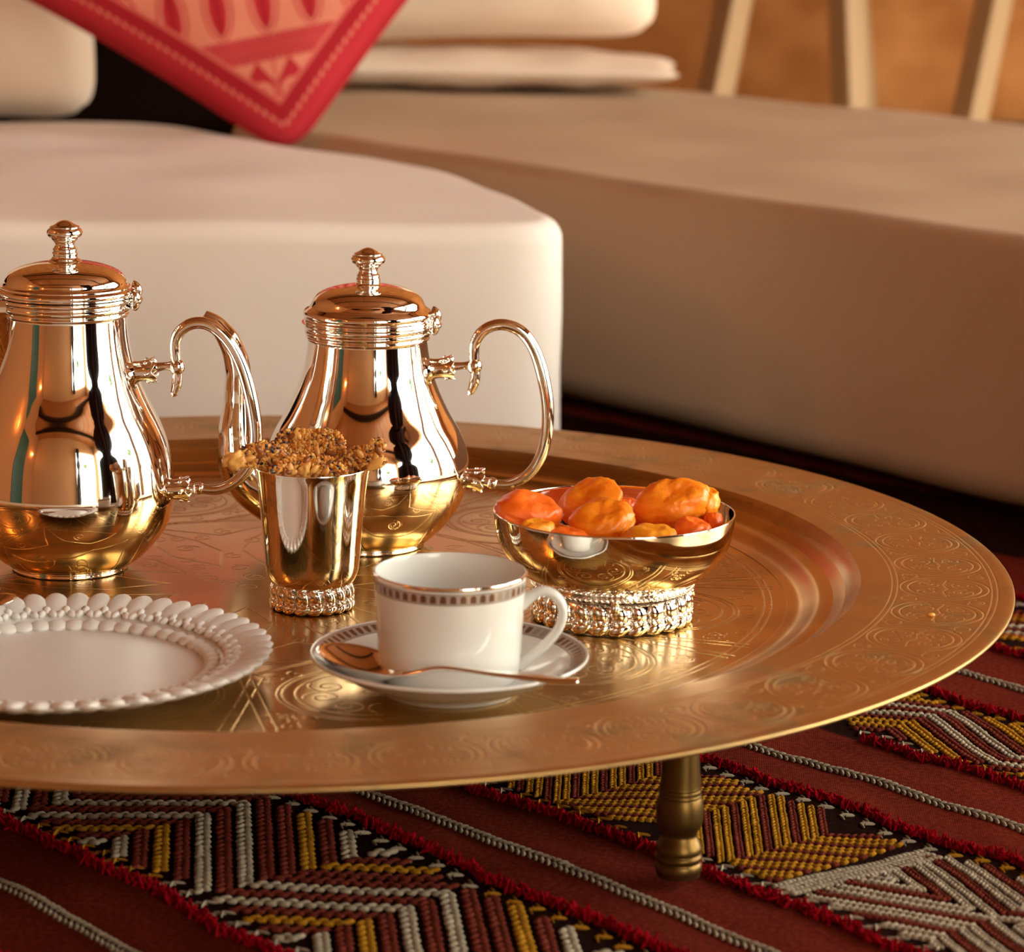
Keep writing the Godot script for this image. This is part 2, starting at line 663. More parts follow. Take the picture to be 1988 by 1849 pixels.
func rug() -> void:
	var t := thing("rug", "flat-woven red rug with mustard, cream and brown zigzag bands under the brass table", "rug")
	# one tile, 111 mm a side: dusty mottling under a plain weave of 0.9 mm threads
	var dust := noise_image(512, 0.05, 44, 5)
	var woven_tile := Image.create_empty(512, 512, false, Image.FORMAT_RGB8)
	for y in 512:
		for x in 512:
			var k := 0.5 + 0.5 * sin(TAU * x / 8.0) * sin(TAU * y / 8.0)
			var c := Color(0.66, 0.61, 0.58).lerp(Color(1, 1, 1), dust.get_pixel(x, y).r)
			woven_tile.set_pixel(x, y, c.darkened(0.42 * (1.0 - k)))
	var base := mat(Color(1, 1, 1), 0.97)
	base.vertex_color_use_as_albedo = true
	base.albedo_texture = ImageTexture.create_from_image(woven_tile)
	base.metallic_specular = 0.08
	base.uv1_scale = Vector3(9, 9, 1)
	var rows := []
	var cols := []
	var uvs := []
	var red := Color(0.37, 0.055, 0.026)
	var red2 := Color(0.29, 0.038, 0.024)
	var dark := Color(0.045, 0.016, 0.012)
	for i in 460:
		var s := -2.0 + 3.3 * i / 459.0
		var r := PackedVector3Array()
		var c := PackedColorArray()
		var u := PackedVector2Array()
		for j in 445:
			var n := -0.92 + 1.776 * j / 444.0
			r.append(across * n + along * s + Vector3(0, rug_y(n, s), 0))
			var k := 0
			while k < EDGES.size() - 2 and n > edge_at(k + 1, s):
				k += 1
			var woven := k % 2 == 0
			c.append(dark if woven else red.lerp(red2, 0.5 + 0.5 * bump.get_noise_2d(n * 60.0, s * 4.0)))
			u.append(Vector2(n, s))
		rows.append(r)
		cols.append(c)
		uvs.append(u)
	part("weave", grid(rows, false, true, uvs, cols), base, t)
	var stitch := blob(Vector3(0.5, 0.5, 0.5), 7, 4)
	var cream := Color(0.42, 0.335, 0.235)
	var maroon := Color(0.165, 0.030, 0.018)
	var mustard := Color(0.42, 0.185, 0.015)
	# zigzag bands: [edge index, zigzag centre, amplitude, rise length, fall length, phase, row pitch, stitch pitch, colours by row, ranges]
	var w0 := []
	var c0 := []
	zigzag(w0, c0, 4, -0.3695, 0.0355, 0.101, 0.073, 0.163, 0.0108, 0.0066, {0: cream, 2: maroon, 1: maroon, -1: maroon, -2: cream, -3: maroon, 3: mustard, -4: mustard, -5: maroon, 4: maroon, 5: cream, -6: cream}, 0.02, 0.62, false)
	zigzag(w0, c0, 2, -0.627, 0.036, 0.09, 0.08, 0.10, 0.0108, 0.0066, {0: cream, 1: maroon, -1: maroon, -2: cream, 2: mustard, -3: mustard, 3: maroon, -4: maroon, 4: cream}, 0.1, 0.5, false)
	zigzag(w0, c0, 6, -0.1435, 0.030, 0.064, 0.064, 0.20, 0.0052, 0.0042, {0: mustard, 1: mustard, 2: maroon, 3: mustard, 4: mustard, 5: maroon, -1: maroon, -2: mustard, -3: mustard, -4: maroon, -5: mustard, -6: mustard, 6: mustard, 7: mustard, 8: maroon, -7: maroon, -8: mustard}, 0.06, 0.430, false)
	zigzag(w0, c0, 6, -0.1435, 0.034, 0.075, 0.075, 0.455, 0.0056, 0.0042, {0: cream, 1: cream, 2: maroon, 3: cream, 4: cream, 5: maroon, 6: cream, 7: cream, 8: maroon, -1: maroon, -2: cream, -3: cream, -4: maroon, -5: cream, -6: cream, -7: maroon, -8: cream}, 0.452, 0.66, true)
	zigzag(w0, c0, 8, 0.073, 0.021, 0.085, 0.06, 0.285, 0.0085, 0.0045, {0: cream, 1: maroon, 2: cream, 3: maroon, -1: maroon, -2: mustard, -3: mustard, 4: mustard, 5: mustard, -4: maroon, 6: maroon}, -0.3, 0.56, false)
	zigzag(w0, c0, 10, 0.305, 0.03, 0.08, 0.08, 0.05, 0.009, 0.006, {0: cream, 1: maroon, 2: mustard, 3: Color(0.42, 0.10, 0.02), -1: maroon, -2: cream, -3: Color(0.42, 0.10, 0.02), 4: maroon, -4: mustard}, -0.6, 0.4, false)
	for row in 4:   # thick cream bar across the mustard band
		for i in 34:
			var n := -0.197 + 0.100 * i / 33.0
			var s := 0.4325 + 0.0042 * row + 0.010 * i / 33.0
			put_stitch(w0, c0, n, s, 0.35 * (1 if row % 2 else -1), Vector3(0.0042, 0.003, 0.0058), cream)
	# border twill on both sides of each zigzag band: short crossed stitches
	for k in range(2, 12):
		var inward := 1.0 if k % 2 == 0 else -1.0
		var s := 0.02 if k < 8 else -0.5
		while s < 0.62:
			var e := edge_at(k, s) + inward * 0.011
			var col: Color = [cream, cream, mustard][int(absf(s) * 9.0 + k) % 3]
			for q in 3:
				put_stitch(w0, c0, e + inward * (q - 1) * 0.0042, s + q * 0.002, 0.45 * inward, Vector3(0.0014, 0.0018, 0.0085), col)
			put_stitch(w0, c0, e, s + 0.004, -0.8 * inward, Vector3(0.0015, 0.0026, 0.0095), col)
			s += 0.0155
	# two-ply cream cords down the middle of the plain bands
	var mids := {3: -0.4995, 5: -0.2635, 7: -0.029, 9: 0.19}
	for k in mids:
		var s := 0.0 if k < 7 else -0.5
		while s < 0.64:
			var n: float = mids[k] + 0.004 * bump.get_noise_2d(s * 8.0, k * 5.0)
			for side in [-1, 1]:
				put_stitch(w0, c0, n + side * 0.0026, s + side * 0.0008, side * 0.5, Vector3(0.0026, 0.003, 0.0062), cream.darkened(0.1))
			put_stitch(w0, c0, n, s + 0.002, 0.0, Vector3(0.0085, 0.0014, 0.003), dark)
			s += 0.0047
	swarm("stitches", stitch, M.yarn, t, w0, c0)
	# cut red pile along the band edges
	var w1 := []
	var c1 := []
	for k in range(2, 12):
		var s := 0.0 if k < 7 else -0.5
		while s < 0.66:
			for q in 2:
				var e := edge_at(k, s) + rng.randfn() * 0.0016
				var tall := rng.randf_range(0.0045, 0.0085)
				var b := Basis.from_euler(Vector3(rng.randfn() * 0.5, rng.randf() * TAU, rng.randfn() * 0.5))
				var p := across * e + along * s
				if hidden(p):
					continue
				p.y = rug_y(e, s) + tall * 0.33
				w1.append(Transform3D(b.scaled_local(Vector3(0.0017, tall, 0.0017)), p))
				c1.append(Color(0.34, 0.004, 0.010).lerp(Color(0.20, 0.002, 0.006), rng.randf()))
			s += 0.0010
	swarm("pile_edging", blob(Vector3(0.5, 0.5, 0.5), 5, 4), M.yarn, t, w1, c1)


func hidden(p: Vector3) -> bool:   # well in under the far half of the tray
	return p.z < 0.20 and Vector2(p.x - TRAY.x, p.z - TRAY.z).length() < 0.36


func put_stitch(where: Array, colors: Array, n: float, s: float, turn: float, size: Vector3, c: Color) -> void:
	var p := across * n + along * s
	if hidden(p):
		return
	p.y = rug_y(n, s) + size.y * 0.22
	var b := Basis(across, Vector3.UP, along) * Basis(Vector3.UP, turn + rng.randfn() * 0.07)
	where.append(Transform3D(b.scaled_local(size * rng.randf_range(0.9, 1.1)), p))
	colors.append(c.lerp(c.darkened(0.35), rng.randf() * 0.6))


func zigzag(where: Array, colors: Array, band: int, mid: float, amp: float, fall: float, rise: float, phase: float, pitch: float, step: float, rows: Dictionary, s0: float, s1: float, mirror: bool) -> void:
	var whole := fall + rise
	var s := s0
	while s < s1:
		var f := fposmod(s - phase, whole)
		var down := f < fall
		var z := amp * (1.0 - 2.0 * f / fall) if down else amp * (2.0 * (f - fall) / rise - 1.0)
		var slope := -2.0 * amp / fall if down else 2.0 * amp / rise
		var ang := atan(slope)
		for r in rows:
			for m in [1, -1]:
				if m < 0 and not mirror:
					continue
				var n: float = mid + m * (z * (0.5 if mirror else 1.0) + r * pitch / cos(ang) + (pitch * 2.0 if mirror else 0.0))
				if mirror and (n - mid) * m < 0.0:
					continue
				if n < edge_at(band, s) + 0.017 or n > edge_at(band + 1, s) - 0.017:
					continue
				for side in [-1, 1]:
					var c: Color = rows[r]
					put_stitch(where, colors, n + side * pitch * 0.21, s, m * ang + side * 0.55, Vector3(pitch * 0.42, 0.0030, step * 1.12), c)
		s += step * cos(ang)


# ------------------------------------------------------------------ seating
func mattresses() -> void:
	var pr := PackedVector2Array()
	for i in 7:
		var a := PI / 2 * i / 6.0
		pr.append(Vector2(0.030 * (1.0 - sin(a)), 0.004 + 0.030 * (1.0 - cos(a))))
	pr.append(Vector2(0.0, 0.10))
	pr.append(Vector2(-0.002, 0.15))
	for i in 7:
		var a := PI / 2 * i / 6.0
		pr.append(Vector2(0.018 * (1.0 - cos(a)), 0.207 + 0.018 * sin(a)))
	var left := [Vector2(-1.9, -1.28), Vector2(-0.47, -1.30), Vector2(-0.385, -1.295), Vector2(-0.30, -1.185), Vector2(-0.235, -1.09), Vector2(-0.16, -1.02), Vector2(-0.078, -0.87), Vector2(-0.004, -0.68), Vector2(0.030, -0.56), Vector2(0.040, -0.47), Vector2(0.028, -0.425), Vector2(-0.04, -0.41), Vector2(-0.4, -0.395), Vector2(-1.9, -0.385)]
	var ml := slab(rounded_outline(left, 3), pr, 0.0045, 4.0)
	var o := thing("mattress", "low pale linen mattress with a bright front face, at the left behind the pots", "mattress")
	part("cover", ml, M.linen, o)
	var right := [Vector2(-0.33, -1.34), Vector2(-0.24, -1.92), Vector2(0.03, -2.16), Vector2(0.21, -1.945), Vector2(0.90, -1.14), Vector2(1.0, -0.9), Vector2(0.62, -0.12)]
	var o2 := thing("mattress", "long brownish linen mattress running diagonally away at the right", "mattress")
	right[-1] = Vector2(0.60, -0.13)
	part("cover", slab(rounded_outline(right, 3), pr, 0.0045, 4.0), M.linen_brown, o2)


func pillow_half(w: float, h: float, t: float, front: bool, skew := 0.0, lump := 0.006) -> ArrayMesh:
	var rows := []
	var uvs := []
	for i in 41:
		var v := 2.0 * i / 40.0 - 1.0
		var r := PackedVector3Array()
		var u := PackedVector2Array()
		for j in 41:
			var x := 2.0 * j / 40.0 - 1.0
			var fat := pow(maxf(0.0, (1.0 - pow(absf(x), 2.6)) * (1.0 - pow(absf(v), 2.6))), 0.5)
			var pull := 1.0 - 0.07 * pow(x * x * v * v, 5.0)
			var px := pull * x * w * 0.5 * (1.0 - 0.045 * (1.0 - v * v))
			var py := pull * v * h * 0.5 * (1.0 - 0.045 * (1.0 - x * x))
			var z := t * 0.5 * fat + lump * fat * bump.get_noise_2d(px * 9.0 + t * 50.0, py * 9.0 + w * 20.0)
			r.append(Vector3(px - skew * py, py, z if front else -z))
			u.append(Vector2(j / 40.0, 1.0 - i / 40.0))
		rows.append(r)
		uvs.append(u)
	return grid(rows, false, not front, uvs)


func pillow(o: Node3D, w: float, h: float, t: float, mf: Material, mb: Material, skew := 0.0) -> void:
	part("front_cover", pillow_half(w, h, t, true, skew), mf, o)
	part("back_cover", pillow_half(w, h, t, false, skew), mb, o)


func cushions() -> void:
	var bp := part("gap_shade_panel", rbox(Vector3(1.6, 0.62, 0.04), 0.008, 2), M.dark_wood_and_shade, self, Transform3D(Basis.IDENTITY, Vector3(-1.115, 0.312, -1.535)))  # added near-black sheet standing in for the shade between the cushions
	tag(bp, "near-black panel added for the shade in the gap left of the red cushion", "shade_panel")
	var a := thing("back_cushion", "cream back cushion at the left edge, on the pale mattress", "cushion", Vector3(-0.775, 0.468, -1.365))
	a.rotation = Vector3(-0.13, 0.06, 0.0)
	pillow(a, 0.62, 0.50, 0.18, M.linen_cream, M.linen_cream)
	var b := thing("back_cushion", "tall cream back cushion in the middle, behind the red cushion", "cushion", Vector3(-0.125, 0.526, -1.93))
	b.rotation = Vector3(-0.14, -0.05, 0.05)
	pillow(b, 0.60, 0.50, 0.20, M.linen_cream, M.linen_cream)
	var c := thing("seat_cushion", "flat cream cushion whose corner shows under the tall middle cushion", "cushion", Vector3(-0.075, 0.2525, -1.93))
	c.rotation = Vector3(-PI / 2, 0.0, -0.03)
	pillow(c, 0.58, 0.30, 0.05, M.linen_cream, M.linen_cream)
	var d := thing("red_cushion", "red embroidered cushion standing on one corner before the cream cushions", "cushion")
	var x := Vector3(0.614, 0.79, -0.14).normalized()
	var z := Vector3(0.05, 0.18, 1.0)
	z = (z - x * z.dot(x)).normalized()
	d.basis = Basis(x, z.cross(x), z)
	var side := Vector2(0.45, 0.43)
	d.position = Vector3(-0.238, 0.196, -1.17) + d.basis * Vector3(side.x * 0.5 - 0.14 * side.y * 0.5, side.y * 0.5, 0)
	pillow(d, side.x, side.y, 0.10, red_print(), M.linen_cream, 0.14)


func red_print() -> StandardMaterial3D:
	var n := 512
	var im := Image.create_empty(n, n, false, Image.FORMAT_RGB8)
	var red := Color(0.70, 0.12, 0.17)
	var deep := Color(0.62, 0.03, 0.10)
	var pale := Color(0.86, 0.55, 0.44)
	for y in n:
		for x in n:
			# distances from the lower left corner of the cover along its two edges, in fractions of the side
			var u := float(x) / n
			var v := 1.0 - float(y) / n
			var e := minf(minf(u, v), minf(1.0 - u, 1.0 - v))
			var c := red
			if e < 0.02:
				c = deep
			elif e < 0.055:
				c = red
			elif e < 0.066:
				c = pale if (x + y) / 6 % 2 == 0 else red
			elif e < 0.098:
				c = deep
			elif e < 0.108:
				c = pale.lerp(red, 0.3)
			else:
				var p := u + v         # runs out from the corner
				var q := u - v         # runs across it
				if absf(p - 0.40) < 0.045:
					c = red.lerp(pale, 0.30) if absf(p - 0.40) < 0.022 else red
					if absf(absf(p - 0.40) - 0.034) < 0.008 and sin(q * 300.0) > 0.0:
						c = pale.lerp(red, 0.4)
				elif p < 0.40:
					# one sprig in the corner: stem, two curled leaves, pale points hanging from the bar
					var tooth := absf(fposmod(q * 9.0, 1.0) - 0.5) * 2.0
					if p > 0.355 - 0.085 * tooth:
						c = pale
					var curl := Vector2(absf(q) - 0.052, p - 0.245).length()
					if absf(curl - 0.030) < 0.0085 or curl < 0.010:
						c = pale if curl > 0.02 else deep
					if absf(q) < 0.007:
						c = pale.lerp(red, 0.3)
				else:
					# rows of tulips on pale ground
					var a := fposmod(q + 0.075, 0.15) - 0.075
					var f := fposmod(p - 0.445, 0.26) - 0.12
					c = pale
					var petal := absf(a) - 0.050 * sqrt(maxf(0.0, 1.0 - pow(f / 0.115, 2)))
					if petal < 0.0:
						c = red
						if petal > -0.020 and petal < -0.008:
							c = pale
						elif absf(a) < 0.009:
							c = deep
					elif absf(f - 0.12) < 0.016:
						c = red
			c = c.lerp(deep, 0.10 * ((x + y) % 3))
			im.set_pixel(x, y, c)
	var m := mat(Color(1, 1, 1), 0.95)
	m.albedo_texture = ImageTexture.create_from_image(im)
	return m


func stools() -> void:
	var says := ["wooden stool with square splayed legs before the terracotta wall, behind the right mattress", "wooden stool at the right edge, one splayed leg showing"]
	for k in 2:
		var c: Vector2 = [Vector2(0.385, -2.33), Vector2(0.86, -2.33)][k]
		var t := thing("stool", says[k], "stool", Vector3(c.x, -0.004, c.y), 0.0, "stools before the back wall")
		var feet: Array = [[Vector3(-0.133, 0, 0.03), Vector3(-0.057, 0.45, 0.02)], [Vector3(0.110, 0, 0.03), Vector3(0.076, 0.45, 0.02)], [Vector3(0.155, 0, -0.2), Vector3(0.09, 0.45, -0.09)]] if k == 0 else [[Vector3(-0.233, 0, 0.03), Vector3(-0.16, 0.45, 0.02)], [Vector3(0.22, 0, 0.03), Vector3(0.15, 0.45, 0.02)], [Vector3(0.1, 0, -0.2), Vector3(0.05, 0.45, -0.09)]]
		for f in feet:
			var up: Vector3 = (f[1] - f[0]).normalized()
			var x := Vector3(0.80, 0, -0.60)
			x = (x - up * x.dot(up)).normalized()
			var b := Basis(x, up, x.cross(up))
			part("leg", rbox(Vector3(0.040, f[0].distance_to(f[1]), 0.040), 0.004, 2), M.stool_wood, t, Transform3D(b, (f[0] + f[1]) * 0.5))
		part("seat", rbox(Vector3(0.40, 0.04, 0.34), 0.015, 3), M.stool_wood, t, Transform3D(Basis.IDENTITY, Vector3(0.0, 0.465, -0.03)))


# ------------------------------------------------------------------ the brass tray table
var ink := PackedByteArray()
const SIDE := 2048
const SPAN := 0.88

func dab(x: float, y: float, deep: int, wide: float) -> void:
	var cx := (x / SPAN + 0.5) * SIDE
	var cy := (y / SPAN + 0.5) * SIDE
	var r := int(ceil(wide))
	for j in range(int(cy) - r, int(cy) + r + 1):
		if j < 0 or j >= SIDE:
			continue
		for i in range(int(cx) - r, int(cx) + r + 1):
			if i < 0 or i >= SIDE:
				continue
			var f := clampf(wide + 0.5 - Vector2(i + 0.5 - cx, j + 0.5 - cy).length(), 0.0, 1.0)
			if f > 0.0:
				var k := j * SIDE + i
				ink[k] = mini(ink[k], int(lerpf(ink[k], 190 - deep * 0.8, f)))


func stroke(o: Vector2, fx: Vector2, fy: Vector2, pts: PackedVector2Array, deep := 130, wide := 1.0) -> void:
	# a polyline drawn in the frame (fx, fy) at o
	for i in pts.size() - 1:
		var a := o + fx * pts[i].x + fy * pts[i].y
		var b := o + fx * pts[i + 1].x + fy * pts[i + 1].y
		var n := maxi(1, int(a.distance_to(b) / 0.0004))
		for k in n:
			var p := a.lerp(b, float(k) / n)
			dab(p.x, p.y, deep, wide)


func ellipse(rx: float, ry: float, n := 48, from := 0.0, to := TAU) -> PackedVector2Array:
	var o := PackedVector2Array()
	for i in n + 1:
		var a := lerpf(from, to, float(i) / n)
		o.append(Vector2(cos(a) * rx, sin(a) * ry))
	return o


func scroll(r: float, turns: float, hand: float, at: Vector2, start: float) -> PackedVector2Array:
	var o := PackedVector2Array()
	for i in 40:
		var f := i / 39.0
		var a := start + hand * f * turns * TAU
		o.append(at + Vector2(cos(a), sin(a)) * r * (1.0 - 0.85 * f))
	return o


func engrave() -> void:
	ink.resize(SIDE * SIDE)
	ink.fill(190)
	var o := Vector2.ZERO
	var X := Vector2(1, 0)
	var Y := Vector2(0, 1)
	for r in [0.364, 0.367, 0.419, 0.422]:
		stroke(o, X, Y, ellipse(r, r, 360), 120, 1.0)
	for r in [0.296, 0.292, 0.17, 0.166]:
		stroke(o, X, Y, ellipse(r, r, 300), 120, 1.0)
	# cartouches round the rim, each with four scrolls and leaves
	var n := 44
	for k in n:
		var a := TAU * k / n
		var out := Vector2(cos(a), sin(a))
		var tan_ := Vector2(-out.y, out.x)
		var c := out * 0.393
		for e in [1.0, 0.83]:
			stroke(c, tan_, out, ellipse(0.0255 * e, 0.0245 * e), 150, 1.1)
		for sx in [-1, 1]:
			for sy in [-1, 1]:
				stroke(c, tan_, out, scroll(0.0068, 1.6, sx * sy, Vector2(sx * 0.0085, sy * 0.0095), 0.6), 130, 0.9)
		stroke(c, tan_, out, PackedVector2Array([Vector2(-0.019, 0.001), Vector2(-0.008, -0.001), Vector2(0.0, 0.0015), Vector2(0.008, -0.001), Vector2(0.019, 0.001)]), 130, 0.9)
		for i in 30:
			var q := Vector2(rng.randf_range(-0.017, 0.017), rng.randf_range(-0.017, 0.017))
			if q.length() < 0.0185:
				stroke(c, tan_, out, scroll(0.0020, 0.8, 1.0 if i % 2 else -1.0, q, rng.randf() * TAU).slice(0, 26), 120, 0.8)
		var b := Vector2(cos(a + PI / n), sin(a + PI / n))
		var bt := Vector2(-b.y, b.x)
		for y in [-0.0185, 0.0185]:
			stroke(b * (0.393 + y), bt, b, ellipse(0.0052, 0.0042, 20), 130, 0.9)
			for i in 4:
				stroke(b * (0.393 + y), bt, b, scroll(0.0022, 0.8, 1.0 if i % 2 else -1.0, Vector2(rng.randf_range(-0.009, 0.009), rng.randf_range(-0.005, 0.005)), rng.randf() * TAU).slice(0, 26), 110, 0.8)
	# medallions and strapwork in the well
	for k in 12:
		var a := TAU * (k + 0.35) / 12
		var out := Vector2(cos(a), sin(a))
		var tan_ := Vector2(-out.y, out.x)
		var c := out * 0.232
		for s in [1.0, 0.94, 0.80]:
			stroke(c, tan_, out, ellipse(0.047 * s, 0.047 * s, 64), 135, 1.1)
		for i in 8:
			var b := TAU * i / 8
			stroke(c, tan_, out, scroll(0.010, 1.5, 1.0 if i % 2 else -1.0, Vector2(cos(b), sin(b)) * 0.025, b), 115, 0.9)
			stroke(c, tan_, out, ellipse(0.004, 0.004, 14), 110, 0.8)
		for s in [-1, 1]:
			for w in [0.0, 0.006]:
				stroke(o, tan_, out, PackedVector2Array([Vector2(s * (0.006 + w), 0.166), Vector2(s * (0.050 + w), 0.185), Vector2(s * (0.062 + w), 0.292)]), 130, 1.0)
		for i in 46:
			var q := Vector2(rng.randf_range(-0.06, 0.06), rng.randf_range(-0.055, 0.055))
			if q.length() > 0.05:
				stroke(c, tan_, out, scroll(0.006, 1.1, 1.0 if i % 2 else -1.0, q, rng.randf() * TAU), 90, 0.7)
	for k in 12:
		var a := TAU * k / 12
		var p := Vector2(cos(a), sin(a))
		stroke(o, Vector2(-p.y, p.x), p, PackedVector2Array([Vector2(0, 0.05), Vector2(0.016, 0.085), Vector2(0.014, 0.115), Vector2(0, 0.152), Vector2(-0.014, 0.115), Vector2(-0.016, 0.085), Vector2(0, 0.05)]), 120, 1.0)
		stroke(o, Vector2(-p.y, p.x), p, scroll(0.008, 1.5, 1.0, Vector2(0.0, 0.10), 0.0), 110, 0.9)
		var m := Vector2(cos(a + TAU / 24), sin(a + TAU / 24))
		stroke(o, X, Y, PackedVector2Array([p * 0.162, m * 0.128, Vector2(cos(a + TAU / 12), sin(a + TAU / 12)) * 0.162]), 125, 1.0)
	for i in 90:
		var a := rng.randf() * TAU
		stroke(o, X, Y, scroll(0.007, 1.3, 1.0 if i % 2 else -1.0, Vector2(cos(a), sin(a)) * sqrt(rng.randf()) * 0.155, a), 90, 0.7)


func tray_table() -> void:
	var t := thing("tray_table", "large round engraved brass tray on short turned legs, set with coffee things", "table", Vector3(TRAY.x, 0, TRAY.z))
	engrave()
	var cut := ImageTexture.create_from_image(Image.create_from_data(SIDE, SIDE, false, Image.FORMAT_L8, ink))
	# patina: browner and greener in patches, duller on the rim; golden highlights of the cut lines are painted in
	var n := 1024
	var pa := noise_image(n, 0.006, 61, 5).get_data()
	var pb := noise_image(n, 0.012, 62, 4).get_data()
	var col := PackedByteArray()
	var rgh := PackedByteArray()
	col.resize(n * n * 3)
	rgh.resize(n * n)
	for y in n:
		for x in n:
			var k := y * n + x
			var r := Vector2(x - n / 2, y - n / 2).length() / n * SPAN
			var rim := smoothstep(0.335, 0.352, r)
			var f := pa[k] / 255.0
			var q := y * 2 * SIDE + x * 2
			var cutf := (760 - ink[q] - ink[q + 1] - ink[q + SIDE] - ink[q + SIDE + 1]) / 400.0
			var c := Color(0.79, 0.64, 0.38).lerp(Color(0.70, 0.54, 0.30), smoothstep(0.35, 0.7, f))
			c = c.lerp(Color(0.75, 0.605, 0.40), rim * 0.8)
			var g := smoothstep(0.58, 0.95, pb[k] / 255.0) * rim
			c = c.lerp(Color(0.50, 0.50, 0.40), g * 0.4)
			c = c.lerp(Color(0.95, 0.80, 0.52), minf(cutf, 1.0) * 0.35)
			col[k * 3] = int(c.r * 255)
			col[k * 3 + 1] = int(c.g * 255)
			col[k * 3 + 2] = int(c.b * 255)
			rgh[k] = int(clampf(0.17 + 0.17 * rim + 0.12 * f + 0.15 * g + 0.1 * cutf, 0, 1) * 255)
	var m := mat(Color(1, 1, 1), 1.0, 0.95)
	m.albedo_texture = ImageTexture.create_from_image(Image.create_from_data(n, n, false, Image.FORMAT_RGB8, col))
	m.roughness_texture = ImageTexture.create_from_image(Image.create_from_data(n, n, false, Image.FORMAT_L8, rgh))
	m.heightmap_enabled = true
	m.heightmap_texture = cut
	m.heightmap_scale = 0.09
	var p := PackedVector2Array()
	p = smooth2(pf([0, 88, 150, 88, 292, 88, 318, 90, 342, 104.5, 380, 107.2, 420, 107.6, 428, 107.4, 430.3, 107.8, 431.2, 108.9, 430.4, 110.1, 427, 110.6, 420, 110.3, 400, 110.2, 352, 110, 346, 109.4, 341, 106, 336, 101, 331.5, 98.6, 327, 98.3, 322, 97.4, 317, 95, 312, 93.2, 305, 92.4, 296, 92, 200, 92, 100, 92, 0, 92]), 4)
	part("tray", lathe(p, 256, SPAN), m, t)
	var leg := lathe(smooth2(pf([0, 0, 10.0, 0, 11.2, 1.5, 12.0, 4, 11.8, 6.5, 11.0, 8, 11.8, 9.2, 11.9, 11.0, 11.0, 12.2, 11.6, 13.5, 11.4, 16, 9.6, 20, 9.0, 22.0, 9.6, 24, 11.2, 27, 12.0, 31, 11.8, 37, 11.0, 41, 10.6, 42, 10.9, 42.8, 10.6, 43.8, 10.6, 45.4, 10.3, 46.2, 10.5, 47.0, 10.2, 48, 9.2, 62, 8.9, 66, 9.3, 66.8, 8.9, 67.8, 9.1, 69, 8.7, 70, 8.5, 80, 8.4, 86, 9.5, 88, 14, 89, 15, 91, 0, 91]), 3), 48)
	var a0 := atan2(0.456 - TRAY.z, 0.0885 - TRAY.x)
	for k in 4:
		var a := a0 + TAU * k / 4
		part("leg", leg, M.leg_brass, t, Transform3D(Basis.IDENTITY, Vector3(cos(a) * 0.324, 0.0005, sin(a) * 0.324)))


# ------------------------------------------------------------------ the silver
func knob_profile(dy: float) -> PackedVector2Array:
	var a := [0, 180.5, 9.2, 180.5, 9.4, 182.0, 8.0, 183.2, 7.2, 184.4, 7.4, 186.2, 6.8, 187.4, 7.0, 188.6, 5.9, 190.2, 5.6, 191.8, 6.4, 193.2, 7.6, 194.4, 8.0, 195.3, 9.8, 196.4, 10.4, 198.2, 9.6, 200.2, 8.5, 201.0, 8.5, 201.8, 6.2, 202.8, 3.6, 204.4, 1.6, 205.2, 0, 205.4]
	for i in range(1, a.size(), 2):
		a[i] += dy
	return smooth2(pf(a), 4)


func socket(at: Vector3, turn: float, r: float) -> Transform3D:
	return Transform3D(Basis(Vector3(0, 0, 1), turn - PI / 2).scaled_local(Vector3(r, r, r)), at)


func handle(o: Node3D, tube: Array, upper: Array, tail: Array, lower: Array, up_turn: float, low_turn: float) -> void:
	var h := part("handle", sweep(smooth3(tube, 6), [0.0030, 0.0034, 0.0035, 0.0037, 0.0039, 0.0037, 0.0033, 0.0030, 0.0027], 20), M.silver, o)
	part("stem", sweep(smooth3(upper, 6), [0.0052, 0.0042, 0.0026, 0.0022, 0.0030], 16), M.silver, h)
	part("stem", sweep(smooth3(lower, 6), [0.0050, 0.0036, 0.0026, 0.0030], 16), M.silver, h)
	part("joint", blob(Vector3(0.0046, 0.0050, 0.0046), 22, 14), M.silver, h, Transform3D(Basis.IDENTITY, tail[0]))
	part("joint", blob(Vector3(0.0040, 0.0037, 0.0037), 18, 10), M.silver, h, Transform3D(Basis.IDENTITY, lower[-1]))
	part("tail", sweep(smooth3(tail, 8), [0.0030, 0.0030, 0.0031, 0.0024, 0.0005], 14), M.silver, h)
	# bell sockets with a scalloped mouth and rivets
	for k in 2:
		var at: Vector3 = upper[0] if k == 0 else lower[0]
		var rows := []
		for q in smooth2(pf([0, -9, 7.6, -9, 8.0, -7, 7.2, -5.5, 6.4, -3, 6.0, 0, 6.2, 3, 6.9, 6, 7.6, 8.6, 7.2, 9.2, 5.6, 8.4, 0, 7.6]), 4):
			var r := PackedVector3Array()
			for j in 48:
				var a := TAU * j / 48
				var lip := 0.0011 * cos(a * 6.0) * smoothstep(0.004, 0.009, q.y)
				r.append(Vector3(q.x * cos(a), q.y + lip, q.x * sin(a)))
			rows.append(r)
		var s := part("socket", grid(rows, true), M.silver, h, socket(at, up_turn if k == 0 else low_turn, 1.0))
		for i in 6:
			var a := TAU * i / 6 + 0.35
			part("rivet", blob(Vector3(0.0012, 0.0012, 0.0012), 10, 6), M.silver, h, s.transform * Transform3D(Basis.IDENTITY, Vector3(cos(a) * 0.0066, 0.0048, sin(a) * 0.0066)))


